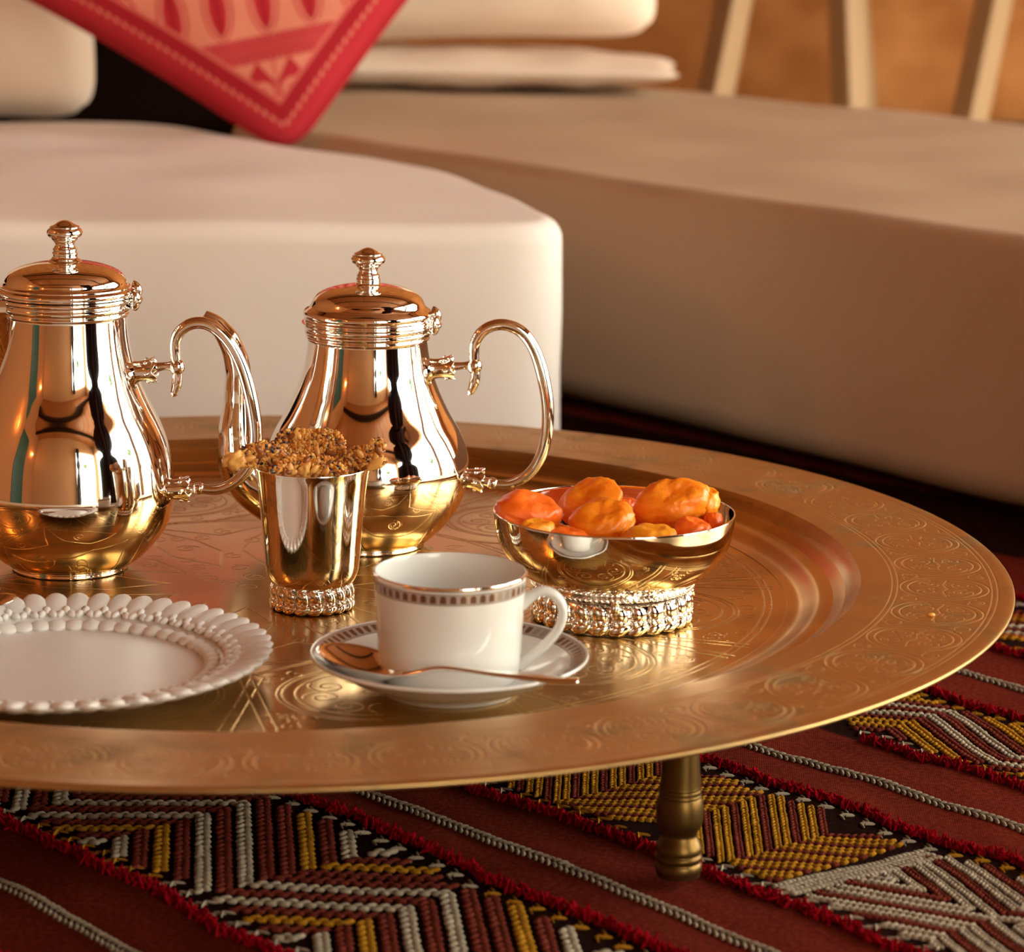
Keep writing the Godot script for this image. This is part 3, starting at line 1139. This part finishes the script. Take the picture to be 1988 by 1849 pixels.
func hinge(o: Node3D, at: Vector3) -> void:
	var h := part("hinge", blob(Vector3(0.0035, 0.0062, 0.0045), 18, 12), M.silver, o, Transform3D(Basis.IDENTITY, at))
	part("pin", blob(Vector3(0.0022, 0.0022, 0.0062), 12, 8), M.silver, h, Transform3D(Basis.IDENTITY, Vector3(0.0025, 0, 0)))
	part("leaf", almond(Vector3(0.0030, 0.0055, 0.0030)), M.silver, h, Transform3D(Basis(Vector3(0, 0, 1), 0.35), Vector3(0.0012, 0.0065, 0)))


func coffee_pot() -> void:
	var o := thing("coffee_pot", "taller polished silver pot at the left edge, with a domed lid and C-shaped handle", "coffee pot", Vector3(-0.2597, WELL, 0.1947))
	var body := pf([0, 0.2, 33.6, 0.2, 34.2, 0.8, 34.0, 1.5, 33.5, 2.0])
	body.append_array(smooth2(pf([33.8, 2.4, 42, 7.6, 52.5, 19, 59.0, 30, 62.0, 45, 61.0, 58, 58.2, 74, 53.4, 87.5, 47.4, 100, 42.3, 112, 38.6, 125, 36.4, 137, 35.2, 150]), 6))
	body.append_array(smooth2(pf([35.3, 150.2, 36.6, 150.8, 36.9, 152, 36.2, 153, 37.4, 154, 38.0, 155.6, 37.4, 157, 36.9, 157.8, 38.4, 158.6, 39.0, 160, 38.4, 161.4, 36.0, 161.6]), 3))
	body.append_array(pf([34.5, 161.4, 34.0, 140, 40, 112, 59, 60, 59, 40, 40, 12, 0, 8]))
	part("body", lathe(body, 160), M.silver, o)
	var lid := part("lid", lathe(smooth2(pf([0, 162.0, 36, 162.0, 38.8, 162.6, 39.6, 164, 39.2, 165.6, 37.6, 166.6, 37.4, 167.6, 36.2, 168.4, 35.4, 169.6, 35.0, 171.0, 33.8, 173.0, 31.0, 175.8, 26, 178.2, 19, 180.2, 11, 181.4, 0, 181.8]), 4), 128), M.silver, o)
	part("knob", lathe(knob_profile(0.0), 64), M.silver, lid)
	hinge(o, Vector3(0.0405, 0.160, 0.003))
	handle(o, [Vector3(0.0634, 0.1240, 0), Vector3(0.0630, 0.1341, 0), Vector3(0.0662, 0.1419, 0), Vector3(0.0741, 0.1466, 0), Vector3(0.0838, 0.1453, 0), Vector3(0.0937, 0.1366, 0), Vector3(0.1015, 0.1223, 0), Vector3(0.1070, 0.1030, 0), Vector3(0.1097, 0.0843, 0), Vector3(0.1087, 0.0713, 0), Vector3(0.1046, 0.0604, 0), Vector3(0.0968, 0.0523, 0), Vector3(0.0877, 0.0482, 0), Vector3(0.0792, 0.0482, 0), Vector3(0.0740, 0.0488, 0)],
		[Vector3(0.0420, 0.1178, 0), Vector3(0.0492, 0.1198, 0), Vector3(0.0530, 0.1205, 0), Vector3(0.0568, 0.1211, 0), Vector3(0.0620, 0.1213, 0)],
		[Vector3(0.0641, 0.1207, 0), Vector3(0.0642, 0.1160, 0), Vector3(0.0638, 0.1110, 0), Vector3(0.0622, 0.1055, 0), Vector3(0.0610, 0.1030, 0)],
		[Vector3(0.0610, 0.0478, 0), Vector3(0.0670, 0.0486, 0), Vector3(0.0713, 0.0489, 0), Vector3(0.0760, 0.0487, 0)], 0.12, 0.05)
	# beak spout at the neck, with the mouldings running on round its lip
	var rows := []
	for q in smooth2(pf([2, 92, 14, 108, 26, 128, 36, 150, 39, 154, 39.5, 157, 39, 161.5]), 5):
		var r := PackedVector3Array()
		for j in 33:
			var a := PI * (0.5 + j / 32.0)
			var k := cos(a)
			r.append(Vector3(-0.030 + (k * q.x if q.x > 0.0 else 0.0), q.y, sin(a) * (0.006 + q.x * 0.50)))
		rows.append(r)
	part("spout", grid(rows, false), M.silver, o)


func teapot() -> void:
	var o := thing("teapot", "shorter polished silver teapot in the middle, behind the beaker", "teapot", Vector3(-0.0886, WELL, 0.1233))
	var body := pf([0, 0.2, 34.6, 0.2, 35.2, 0.8, 35.0, 1.5, 34.5, 2.0])
	body.append_array(smooth2(pf([34.8, 2.4, 41, 6.4, 51.5, 17.5, 58.8, 30.5, 62.4, 46, 61.4, 57.5, 56.8, 70, 49.6, 83, 43.6, 96, 39.2, 109, 37.1, 119, 36.0, 127]), 6))
	body.append_array(smooth2(pf([36.2, 127.2, 37.2, 127.8, 37.5, 129, 36.8, 130, 37.9, 130.8, 38.3, 132.4, 37.6, 133.6, 38.4, 134.4, 38.6, 136, 38.0, 137.2, 36.4, 137.4]), 3))
	body.append_array(pf([35.0, 137.2, 34.6, 118, 42, 92, 59, 60, 59, 40, 40, 12, 0, 8]))
	part("body", lathe(body, 160), M.silver, o)
	var lid := part("lid", lathe(smooth2(pf([0, 137.6, 37, 137.6, 38.4, 138.2, 38.9, 139.4, 38.2, 140.6, 38.8, 141.6, 39.3, 143.0, 38.8, 144.8, 37.2, 146.2, 35.4, 147.6, 34.2, 149.6, 33.0, 152.0, 30.0, 155.0, 25, 157.6, 18, 159.6, 10, 160.8, 0, 161.2]), 4), 128), M.silver, o)
	part("knob", lathe(knob_profile(-22.3), 64), M.silver, lid)
	hinge(o, Vector3(0.0402, 0.137, 0.003))
	handle(o, [Vector3(0.0644, 0.1150, 0), Vector3(0.0649, 0.1258, 0), Vector3(0.0695, 0.1332, 0), Vector3(0.0771, 0.1371, 0), Vector3(0.0859, 0.1368, 0), Vector3(0.0949, 0.1316, 0), Vector3(0.1020, 0.1202, 0), Vector3(0.1070, 0.1040, 0), Vector3(0.1098, 0.0862, 0), Vector3(0.1091, 0.0684, 0), Vector3(0.1052, 0.0545, 0), Vector3(0.0981, 0.0447, 0), Vector3(0.0881, 0.0392, 0), Vector3(0.0786, 0.0386, 0), Vector3(0.0740, 0.0392, 0)],
		[Vector3(0.0425, 0.1100, 0), Vector3(0.0483, 0.1108, 0), Vector3(0.0530, 0.1114, 0), Vector3(0.0580, 0.1120, 0), Vector3(0.0630, 0.1121, 0)],
		[Vector3(0.0648, 0.1118, 0), Vector3(0.0654, 0.1070, 0), Vector3(0.0648, 0.1020, 0), Vector3(0.0628, 0.0965, 0), Vector3(0.0612, 0.0940, 0)],
		[Vector3(0.0615, 0.0420, 0), Vector3(0.0665, 0.0412, 0), Vector3(0.0716, 0.0405, 0), Vector3(0.0765, 0.0392, 0)], 0.1, -0.1)
	part("spout", sweep(smooth3([Vector3(-0.0358, 0.0250, 0), Vector3(-0.0517, 0.0273, 0), Vector3(-0.0661, 0.0354, 0), Vector3(-0.0758, 0.0489, 0), Vector3(-0.0789, 0.0668, 0), Vector3(-0.0786, 0.0895, 0), Vector3(-0.0789, 0.1089, 0), Vector3(-0.0833, 0.1235, 0), Vector3(-0.0907, 0.1339, 0), Vector3(-0.0994, 0.1397, 0)], 6), [0.017, 0.0175, 0.0165, 0.0150, 0.0120, 0.0090, 0.0078, 0.0068, 0.0056, 0.0042], 28), M.silver, o)


func braid(o: Node3D, r: float, h: float, n: int) -> void:
	# a plaited foot: a rope of leaves above, one below, and a row of small buds between
	part("foot_core", lathe(pf([r * 860, h * 60, r * 960, h * 60, r * 970, h * 500, r * 950, h * 930, r * 860, h * 930, r * 860, h * 60]), 64), M.silver, o)
	var step := TAU * r / n
	var top := almond(Vector3(step * 0.43, h * 0.38, step * 0.30), 16, 12)
	var low := almond(Vector3(step * 0.34, step * 0.64, step * 0.30), 16, 12)
	var bud := almond(Vector3(step * 0.18, step * 0.27, step * 0.18), 12, 8)
	for k in n:
		var a := TAU * k / n
		var out := Vector3(cos(a), 0, sin(a))
		var tg := Vector3(-out.z, 0, out.x)
		var f := Basis(-tg, Vector3.UP, out)
		part("leaf", top, M.silver, o, Transform3D(f * Basis(Vector3(0, 0, 1), 0.55), out * r * 0.965 + Vector3(0, h * 0.66, 0)))
		part("leaf", low, M.silver, o, Transform3D(f * Basis(Vector3(0, 0, 1), -1.25), out * r * 0.975 + Vector3(0, step * 0.36, 0)))
		for b in [-1, 0, 1]:
			var lift := h * (0.45 if b == 0 else 0.38)
			part("bud", bud, M.silver, o, Transform3D(f * Basis(Vector3(0, 0, 1), b * 0.8), (out + tg * b * 0.22 * step / r).normalized() * r * 0.995 + Vector3(0, lift, 0)))


func beaker() -> void:
	var o := thing("beaker", "flared silver beaker on a plaited foot, filled with seed brittle", "beaker", Vector3(-0.1110, WELL, 0.2785))
	var p := smooth2(pf([0, 12.4, 18, 12.6, 22.5, 14.6, 25.2, 19, 26.4, 25, 27.2, 36, 28.4, 50, 29.7, 64, 31.0, 75, 32.1, 80.4]), 5)
	p.append_array(pf([32.2, 80.9, 31.8, 81.1, 31.4, 80.6]))
	p.append_array(smooth2(pf([31.2, 80.0, 29.9, 72, 28.4, 58, 26.8, 42, 25.4, 26, 22, 17.4, 0, 15]), 4))
	part("body", lathe(p, 128), M.silver, o)
	braid(o, 0.0225, 0.0150, 18)
	# five pieces of brittle standing in it; outlines in millimetres from the beaker's foot
	var seed_mesh := blob(Vector3(0.5, 0.5, 0.5), 7, 5)
	var says := ["piece of seed brittle jutting out over the beaker's left rim, walnut at its tip", "broad piece of seed brittle at the back of the beaker", "piece of seed brittle in front, just above the beaker's rim", "pointed piece of seed brittle leaning out over the beaker's right rim", "small piece of seed brittle, front left inside the beaker's rim"]
	var outlines := [
		[-46, 83, -43, 88, -36, 92, -27, 94.5, -17, 91, -11, 84, -8, 75, -14, 68, -20, 71, -25, 79, -32, 82, -38, 82],
		[-23, 90, -18, 97, -9, 98.5, -2, 97.5, 5, 99, 13, 97.5, 17, 93, 18, 85, 13, 70, 0, 64, -13, 66, -21, 74],
		[-18, 85, -9, 89.5, 2, 89, 12, 87, 19, 82, 21, 74, 15, 62, 0, 58, -13, 61, -19, 74],
		[6, 82, 14, 86, 20, 90, 28, 91.5, 34, 95.5, 39.5, 96, 41, 92.5, 37.5, 89, 40.5, 85, 38, 81.5, 30, 79, 24, 70, 12, 66, 6, 74],
		[-24, 81, -17, 85.5, -7, 84, -2, 78, -5, 72, -14, 70, -20, 74]]
	var depth := [0.004, -0.012, 0.013, -0.001, 0.0150]
	var lean := [0.12, -0.18, -0.10, 0.10, -0.08]
	for k in 5:
		var q := PackedVector2Array()
		var mid := Vector2.ZERO
		for i in range(0, outlines[k].size(), 2):
			q.append(Vector2(outlines[k][i], outlines[k][i + 1]) * 0.001)
			mid += q[-1] / (outlines[k].size() / 2)
		var s := thing("seed_brittle", says[k], "brittle", Vector3(-0.1110 + mid.x, WELL + mid.y, 0.2785 + depth[k]), 0.0, "pieces of seed brittle in the beaker")
		s.rotation = Vector3(lean[k], [0.15, -0.1, 0.05, -0.2, 0.2][k], 0)
		for i in q.size():
			q[i] -= mid
		shard(s, q, seed_mesh, k)


func shard(o: Node3D, q: PackedVector2Array, seed_mesh: Mesh, k: int) -> void:
	var ring := PackedVector2Array()
	for i in q.size():
		for f in 4:
			ring.append(q[i].lerp(q[(i + 1) % q.size()], f / 4.0) + Vector2(rng.randfn(), rng.randfn()) * 0.0005)
	var rows := []
	for d in [[0.0, -0.0024], [0.55, -0.0026], [0.92, -0.0024], [1.0, -0.001], [1.0, 0.001], [0.92, 0.0024], [0.55, 0.0027], [0.0, 0.0025]]:
		var r := PackedVector3Array()
		for p in ring:
			r.append(Vector3(p.x * d[0], p.y * d[0], d[1] + (0.0007 * bump.get_noise_2d(p.x * 300.0, p.y * 300.0) if d[0] > 0.0 else 0.0)))
		rows.append(r)
	var clockwise := Geometry2D.is_polygon_clockwise(q)
	part("caramel", grid(rows, true, clockwise), M.caramel, o)
	var where := []
	var cols := []
	var box := Rect2(q[0], Vector2.ZERO)
	for p in q:
		box = box.expand(p)
	var tries := 0
	while where.size() < int(box.get_area() * 9.0e5) and tries < 6000:
		tries += 1
		var p := Vector2(rng.randf_range(box.position.x, box.end.x), rng.randf_range(box.position.y, box.end.y))
		if not Geometry2D.is_point_in_polygon(p, q):
			continue
		var side := 1.0 if rng.randf() < 0.72 else -1.0
		where.append(Transform3D(Basis.from_euler(Vector3(rng.randfn() * 0.35, rng.randfn() * 0.35, rng.randf() * TAU)).scaled_local(Vector3(0.0022, 0.0037, 0.0015) * rng.randf_range(0.85, 1.15)), Vector3(p.x, p.y, side * rng.randf_range(0.0022, 0.0034))))
		cols.append(seed_color())
	for i in ring.size():
		for j in 3:
			var p := ring[i].lerp(ring[(i + 1) % ring.size()], rng.randf())
			where.append(Transform3D(Basis.from_euler(Vector3(rng.randf() * TAU, rng.randf() * TAU, rng.randf() * TAU)).scaled_local(Vector3(0.0020, 0.0032, 0.0014)), Vector3(p.x, p.y, rng.randf_range(-0.0022, 0.0026))))
			cols.append(seed_color())
	swarm("seeds", seed_mesh, M.seed, o, where, cols)
	# larger kernels, told apart one by one
	var kernel := blob(Vector3(0.0019, 0.0032, 0.0014), 12, 8, 0.0004, 400.0, k)
	var half := blob(Vector3(0.0042, 0.0034, 0.0026), 16, 10, 0.0022, 330.0, k * 3.0)
	var n := 0
	tries = 0
	while n < [9, 10, 8, 8, 4][k] and tries < 900:
		tries += 1
		var p := Vector2(rng.randf_range(box.position.x, box.end.x), rng.randf_range(box.position.y * 0.4, box.end.y))
		if Geometry2D.is_point_in_polygon(p * 1.12, q):
			part("kernel", kernel, M.nut if n % 3 else M.nut_dark, o, Transform3D(Basis.from_euler(Vector3(0, rng.randfn() * 0.3, rng.randf() * TAU)), Vector3(p.x, p.y, 0.0036)))
			n += 1
	if k == 0:
		part("walnut", blob(Vector3(0.0062, 0.0050, 0.0040), 24, 16, 0.0045, 260.0, 9.0), M.nut, o, Transform3D(Basis(Vector3(0, 0, 1), 0.3), Vector3(-0.0165, 0.0040, 0.0040)))
	elif k == 2:
		part("walnut", half, M.nut, o, Transform3D(Basis(Vector3(0, 0, 1), 1.0), Vector3(-0.004, 0.006, 0.0042)))
	elif k == 3:
		part("almond", blob(Vector3(0.0028, 0.0060, 0.0018), 14, 10), M.nut, o, Transform3D(Basis(Vector3(0, 0, 1), -0.9), Vector3(0.0095, -0.0005, 0.0040)))


func seed_color() -> Color:
	var f := rng.randf()
	if f < 0.50:
		return Color(0.66, 0.27, 0.04).lerp(Color(0.50, 0.15, 0.02), rng.randf())
	if f < 0.76:
		return Color(0.74, 0.40, 0.10)
	if f < 0.94:
		return Color(0.20, 0.06, 0.02)
	return Color(0.02, 0.02, 0.025)


func bowl() -> void:
	var at := Vector3(0.0568, WELL, 0.2920)
	var o := thing("bowl", "footed silver bowl on a plaited ring, holding dried apricots", "bowl", at)
	var p := smooth2(pf([0, 20.4, 30, 20.6, 42, 21.6, 48.5, 25, 55.0, 30.5, 60.8, 37.5, 64.2, 44.5, 65.8, 51, 66.6, 57, 66.9, 60.4]), 6)
	p.append_array(smooth2(pf([66.8, 61.0, 66.3, 61.2, 65.8, 60.6, 65.2, 55, 63.6, 48.0, 60.6, 40.8, 55.6, 33.8, 48.6, 28.0, 42, 24.4, 30, 22.6, 0, 22.2]), 5))
	part("body", lathe(p, 160), M.silver, o)
	braid(o, 0.0435, 0.0180, 25)
	var ring := PackedVector3Array()
	for j in 97:
		var a := TAU * j / 96
		ring.append(Vector3(cos(a) * 0.0435, 0.0208, sin(a) * 0.0435))
	part("rope_rim", sweep(ring, [0.0014, 0.0014], 10, Vector3.UP), M.silver, o)
	var bead := almond(Vector3(0.0008, 0.0022, 0.0009), 6, 5)
	for k in 90:
		var a := TAU * k / 90
		var out := Vector3(cos(a), 0, sin(a))
		part("bead", bead, M.silver, o, Transform3D(Basis(Vector3(out.z, 0, -out.x), Vector3.UP, out) * Basis(Vector3(0, 0, 1), 1.0), out * 0.0449 + Vector3(0, 0.0206, 0)))
	for k in 4:
		var a := TAU * k / 4 + 1.57
		part("post", lathe(pf([0, 14, 3.6, 14, 2.4, 17, 2.2, 19, 3.4, 21, 0, 21]), 16), M.silver, o, Transform3D(Basis.IDENTITY, Vector3(cos(a) * 0.0428, 0, sin(a) * 0.0428)))
	# apricots: place from the bowl's axis, size, turn, colour
	var list := [
		[Vector3(-0.0470, 0.0610, 0.0060), Vector3(0.0190, 0.0105, 0.0150), Vector3(0.25, 0.2, -0.16), "red", "large dried apricot hanging over the bowl's left rim"],
		[Vector3(-0.0430, 0.0545, 0.0285), Vector3(0.0110, 0.0080, 0.0095), Vector3(0.2, 0.4, 0.1), "light", "small yellow dried apricot under the large one at the left rim"],
		[Vector3(-0.0130, 0.0625, -0.0140), Vector3(0.0190, 0.0080, 0.0160), Vector3(0.65, 0.0, 0.42), "mid", "dried apricot leaning up at the back, middle left of the bowl"],
		[Vector3(-0.0070, 0.0585, 0.0150), Vector3(0.0185, 0.0095, 0.0150), Vector3(0.5, 0.0, 0.22), "mid", "broad dried apricot at the centre front of the bowl"],
		[Vector3(0.0185, 0.0540, 0.0390), Vector3(0.0150, 0.0085, 0.0120), Vector3(0.2, 0.1, 0.05), "light", "dried apricot with only its top showing at the front rim"],
		[Vector3(0.0320, 0.0640, -0.0080), Vector3(0.0215, 0.0125, 0.0140), Vector3(0.8, 0.2, 0.32), "mid", "largest dried apricot, standing high at the right of the bowl"],
		[Vector3(0.0510, 0.0615, -0.0150), Vector3(0.0080, 0.0125, 0.0110), Vector3(0.1, 0.0, -0.2), "light", "upright yellow dried apricot right of the largest one"],
		[Vector3(0.0420, 0.0560, 0.0260), Vector3(0.0105, 0.0080, 0.0095), Vector3(0.2, 0.0, -0.1), "red", "small round dried apricot at the front right, below the largest"],
		[Vector3(0.0555, 0.0540, 0.0020), Vector3(0.0055, 0.0090, 0.0085), Vector3(0.0, 0.0, 0.25), "red", "thin dried apricot against the bowl's right wall"],
		[Vector3(0.0090, 0.0530, -0.0270), Vector3(0.0120, 0.0085, 0.0120), Vector3(0.3, 0.0, -0.2), "red", "dried apricot low at the back between two leaning ones"],
		[Vector3(-0.0270, 0.0520, 0.0330), Vector3(0.0125, 0.0065, 0.0110), Vector3(0.1, 0.0, 0.0), "red", "dried apricot mostly hidden at the front left of the bowl"],
		[Vector3(0.0100, 0.0400, 0.0080), Vector3(0.0220, 0.0100, 0.0200), Vector3(0.0, 0.4, 0.0), "mid", "dried apricot at the bottom of the heap in the bowl"],
		[Vector3(-0.0300, 0.0430, -0.0080), Vector3(0.0200, 0.0095, 0.0180), Vector3(0.0, 0.9, -0.2), "mid", "dried apricot under the heap at the left of the bowl"]]
	for k in list.size():
		var e: Array = list[k]
		var m: Material = {"red": M.apricot_red, "light": M.apricot_light, "mid": M.apricot}[e[3]]
		var f := MeshInstance3D.new()
		f.name = numbered("dried_apricot")
		f.mesh = apricot(e[1], k)
		f.material_override = m
		add_child(f)
		f.position = at + e[0]
		f.rotation = e[2]
		tag(f, e[4], "apricot", "dried apricots in the silver bowl")


func apricot(r: Vector3, k: int) -> ArrayMesh:
	var rows := []
	for i in 33:
		var e := PI * (i / 32.0 - 0.5)
		var row := PackedVector3Array()
		for j in 48:
			var a := TAU * j / 48
			var d := Vector3(cos(e) * cos(a), sin(e), cos(e) * sin(a))
			if i == 0 or i == 32:
				d = Vector3(0, signf(e), 0)
			var p := d * r
			var g := r.length() * 0.5
			# flattened halves, a dent in the middle and a seam round the edge
			var hole := exp(-pow(Vector2(d.x - 0.15, d.z + 0.1 * (k % 3)).length() / 0.42, 2))
			p.y -= signf(d.y) * r.y * 0.38 * hole
			p *= 1.0 - 0.05 * exp(-pow(d.y / 0.09, 2))
			p += d * g * 0.15 * bump.get_noise_3d(d.x * 1.5 + k * 7.0, d.y * 1.5, d.z * 1.5)
			p += d * g * 0.030 * bump.get_noise_3d(d.x * 5.0 + k * 5.0, d.y * 7.0, d.z * 5.0)
			row.append(p)
		rows.append(row)
	return grid(rows, true)


# ------------------------------------------------------------------ the porcelain
func ringed(lo: Vector2, hi: Vector2, repeats: float, segs := 128) -> ArrayMesh:
	var rows := []
	var uvs := []
	for i in 2:
		var q := hi if i else lo
		var r := PackedVector3Array()
		var u := PackedVector2Array()
		for j in segs + 1:
			var a := TAU * j / segs
			r.append(Vector3(q.x * cos(a), q.y, q.x * sin(a)))
			u.append(Vector2(repeats * j / segs, 1.0 - i))
		rows.append(r)
		uvs.append(u)
	return grid(rows, false, false, uvs)


func cup_and_saucer() -> void:
	var at := Vector3(-0.0301, WELL, 0.4402)
	var s := thing("saucer", "white porcelain saucer with a grey patterned border, under the coffee cup", "saucer", at)
	var p := smooth2(pf([0, 2.0, 30, 2.0, 32, 0.4, 34.4, 0.2, 35.2, 1.6, 40, 3.8, 52, 9.0, 63, 14.8, 69.2, 18.0, 70.2, 19.0, 70.0, 19.8, 69.0, 20.0, 62, 16.6, 52, 11.6, 42, 7.6, 36, 6.3, 28, 6.0, 0, 6.0]), 5)
	part("dish", lathe(p, 128), M.porcelain, s)
	part("border", ringed(Vector2(0.0612, 0.01632), Vector2(0.0684, 0.01992), 5.0), M.band_saucer, s, Transform3D.IDENTITY, "grey border with dark arches")
	var c := thing("cup", "white porcelain coffee cup with a silver lip and grey patterned band", "cup", at + Vector3(0, 0.0062, 0))
	var q := smooth2(pf([0, 0.8, 28, 0.8, 30, 0.0, 32.4, 0.0, 34.2, 1.2, 35.2, 4.0, 35.8, 10, 36.6, 25, 37.4, 40, 38.2, 52, 38.6, 55.0]), 5)
	q.append_array(smooth2(pf([38.5, 55.6, 38.0, 55.9, 37.3, 55.4, 36.6, 50, 35.6, 36, 34.6, 20, 33.2, 8, 29, 4.2, 0, 3.4]), 5))
	part("body", lathe(q, 128), M.porcelain, c)
	part("band", ringed(Vector2(0.03802, 0.0469), Vector2(0.03850, 0.0530), 3.0), M.band_cup, c, Transform3D.IDENTITY, "grey band with dark arches")
	part("lip_line", lathe(pf([38.56, 54.0, 38.76, 54.9, 38.66, 55.6, 38.2, 56.0]), 128), M.silver, c, Transform3D.IDENTITY, "thin silver line")
	part("handle", sweep(smooth3([Vector3(0.0355, 0.0385, 0), Vector3(0.0400, 0.0425, 0), Vector3(0.0450, 0.0455, 0), Vector3(0.0505, 0.0450, 0), Vector3(0.0550, 0.0410, 0), Vector3(0.0568, 0.0345, 0), Vector3(0.0545, 0.0262, 0), Vector3(0.0480, 0.0180, 0), Vector3(0.0400, 0.0110, 0), Vector3(0.0345, 0.0070, 0)], 6), [Vector2(0.0034, 0.0050), Vector2(0.0026, 0.0036), Vector2(0.0025, 0.0034), Vector2(0.0024, 0.0034), Vector2(0.0025, 0.0036), Vector2(0.0034, 0.0048)], 20), M.porcelain, c)
	var t := thing("teaspoon", "small silver spoon resting across the saucer in front of the cup", "spoon", at)
	spoon(t, [Vector3(-0.0630, 0.0226, -0.0010), Vector3(-0.0215, 0.0190, 0.0395)], [Vector3(-0.0215, 0.0190, 0.0395), Vector3(-0.0150, 0.0206, 0.0420), Vector3(-0.0020, 0.0238, 0.0440), Vector3(0.0231, 0.0222, 0.0475), Vector3(0.0481, 0.0206, 0.0500), Vector3(0.0640, 0.0205, 0.0515)], 0.0150, 0.0088)
	var t2 := thing("teaspoon", "silver spoon tip at the left edge, lying on the back of the white plate", "spoon", Vector3(-0.2287, WELL, 0.4289))
	spoon(t2, [Vector3(-0.0345, 0.0238, -0.0740), Vector3(-0.0800, 0.0170, -0.0560)], [Vector3(-0.0800, 0.0170, -0.0560), Vector3(-0.0900, 0.0190, -0.0500), Vector3(-0.1100, 0.0270, -0.0350), Vector3(-0.1400, 0.0280, -0.0150), Vector3(-0.1750, 0.0260, 0.0050)], 0.0125, 0.006)


func spoon(o: Node3D, ends: Array, stem: Array, half: float, deep: float) -> void:
	# ends: tip and neck of the bowl
	var x: Vector3 = ends[1] - ends[0]
	var l := x.length()
	x = x.normalized()
	var z := x.cross(Vector3.UP).normalized()
	var y := z.cross(x)
	var rows := []
	for pass_ in 2:
		var rim := []
		for i in 15:
			var f := i / 14.0
			if pass_ == 1:
				f = 1.0 - f
			var r := PackedVector3Array()
			for j in 40:
				var a := TAU * j / 40
				var u := cos(a) * (0.5 * l)
				var w := sin(a) * half * (1.0 - 0.20 * cos(a))
				var k := f if pass_ == 0 else f
				var dip := deep * (1.0 - k * k) + (0.0009 if pass_ == 0 else 0.0)
				r.append(ends[0] + x * (0.5 * l + u * k) + z * w * k - y * dip)
			rim.append(r)
		rows.append_array(rim)
	part("bowl", grid(rows, true), M.silver, o)
	part("handle", sweep(smooth3(stem, 8), [Vector2(0.0016, 0.0030), Vector2(0.0016, 0.0021), Vector2(0.0015, 0.0022), Vector2(0.0014, 0.0032), Vector2(0.0014, 0.0046), Vector2(0.0012, 0.0040)], 16), M.silver, o)


func plate() -> void:
	var o := thing("plate", "white porcelain plate with a relief rim of petals and beads, at the left", "plate", Vector3(-0.2287, WELL, 0.4289))
	var p := smooth2(pf([0, 1.4, 60, 1.4, 63, 0.2, 66, 0.2, 70, 2.0, 80, 5.0, 92, 8.6, 103, 12.4, 105, 13.4, 104.4, 14.4, 100, 13.6, 90, 11.0, 80, 7.6, 76, 5.4, 72, 4.6, 60, 4.4, 0, 4.4]), 5)
	part("dish", lathe(p, 160), M.porcelain_matt, o)
	var n := 54
	var petal := blob(Vector3(0.0072, 0.0032, 0.0130), 20, 12)
	var inner := blob(Vector3(0.0056, 0.0024, 0.0048), 18, 10)
	var bead := blob(Vector3(0.0022, 0.0019, 0.0032), 12, 8)
	for k in n:
		var a := TAU * k / n
		var out := Vector3(cos(a), 0, sin(a))
		var f := Basis(Vector3(out.z, 0, -out.x), Vector3.UP, out) * Basis(Vector3(1, 0, 0), -0.30)
		part("petal", petal, M.porcelain_matt, o, Transform3D(f, out * 0.0962 + Vector3(0, 0.0124, 0)))
		part("inner_petal", inner, M.porcelain_matt, o, Transform3D(f, out * 0.0775 + Vector3(0, 0.0066, 0)))
		for b in [-1, 0, 1]:
			var c: float = TAU * (k + 0.5 + b * 0.30) / n
			var q := Vector3(cos(c), 0, sin(c))
			part("bead", bead, M.porcelain_matt, o, Transform3D(Basis(Vector3(q.z, 0, -q.x), Vector3.UP, q) * Basis(Vector3(1, 0, 0), -0.30) * Basis(Vector3.UP, b * 0.5), q * (0.0858 if b else 0.0892) + Vector3(0, 0.0108 if b else 0.0122, 0)))


func crumb() -> void:
	var o := MeshInstance3D.new()
	o.name = "sesame_seed"
	o.mesh = blob(Vector3(0.0020, 0.0011, 0.0014), 14, 9)
	o.material_override = mat(Color(0.93, 0.66, 0.30), 0.3)
	add_child(o)
	o.position = Vector3(0.2258, 0.1112, 0.3485)
	tag(o, "single pale sesame seed dropped on the right of the tray's rim", "seed")
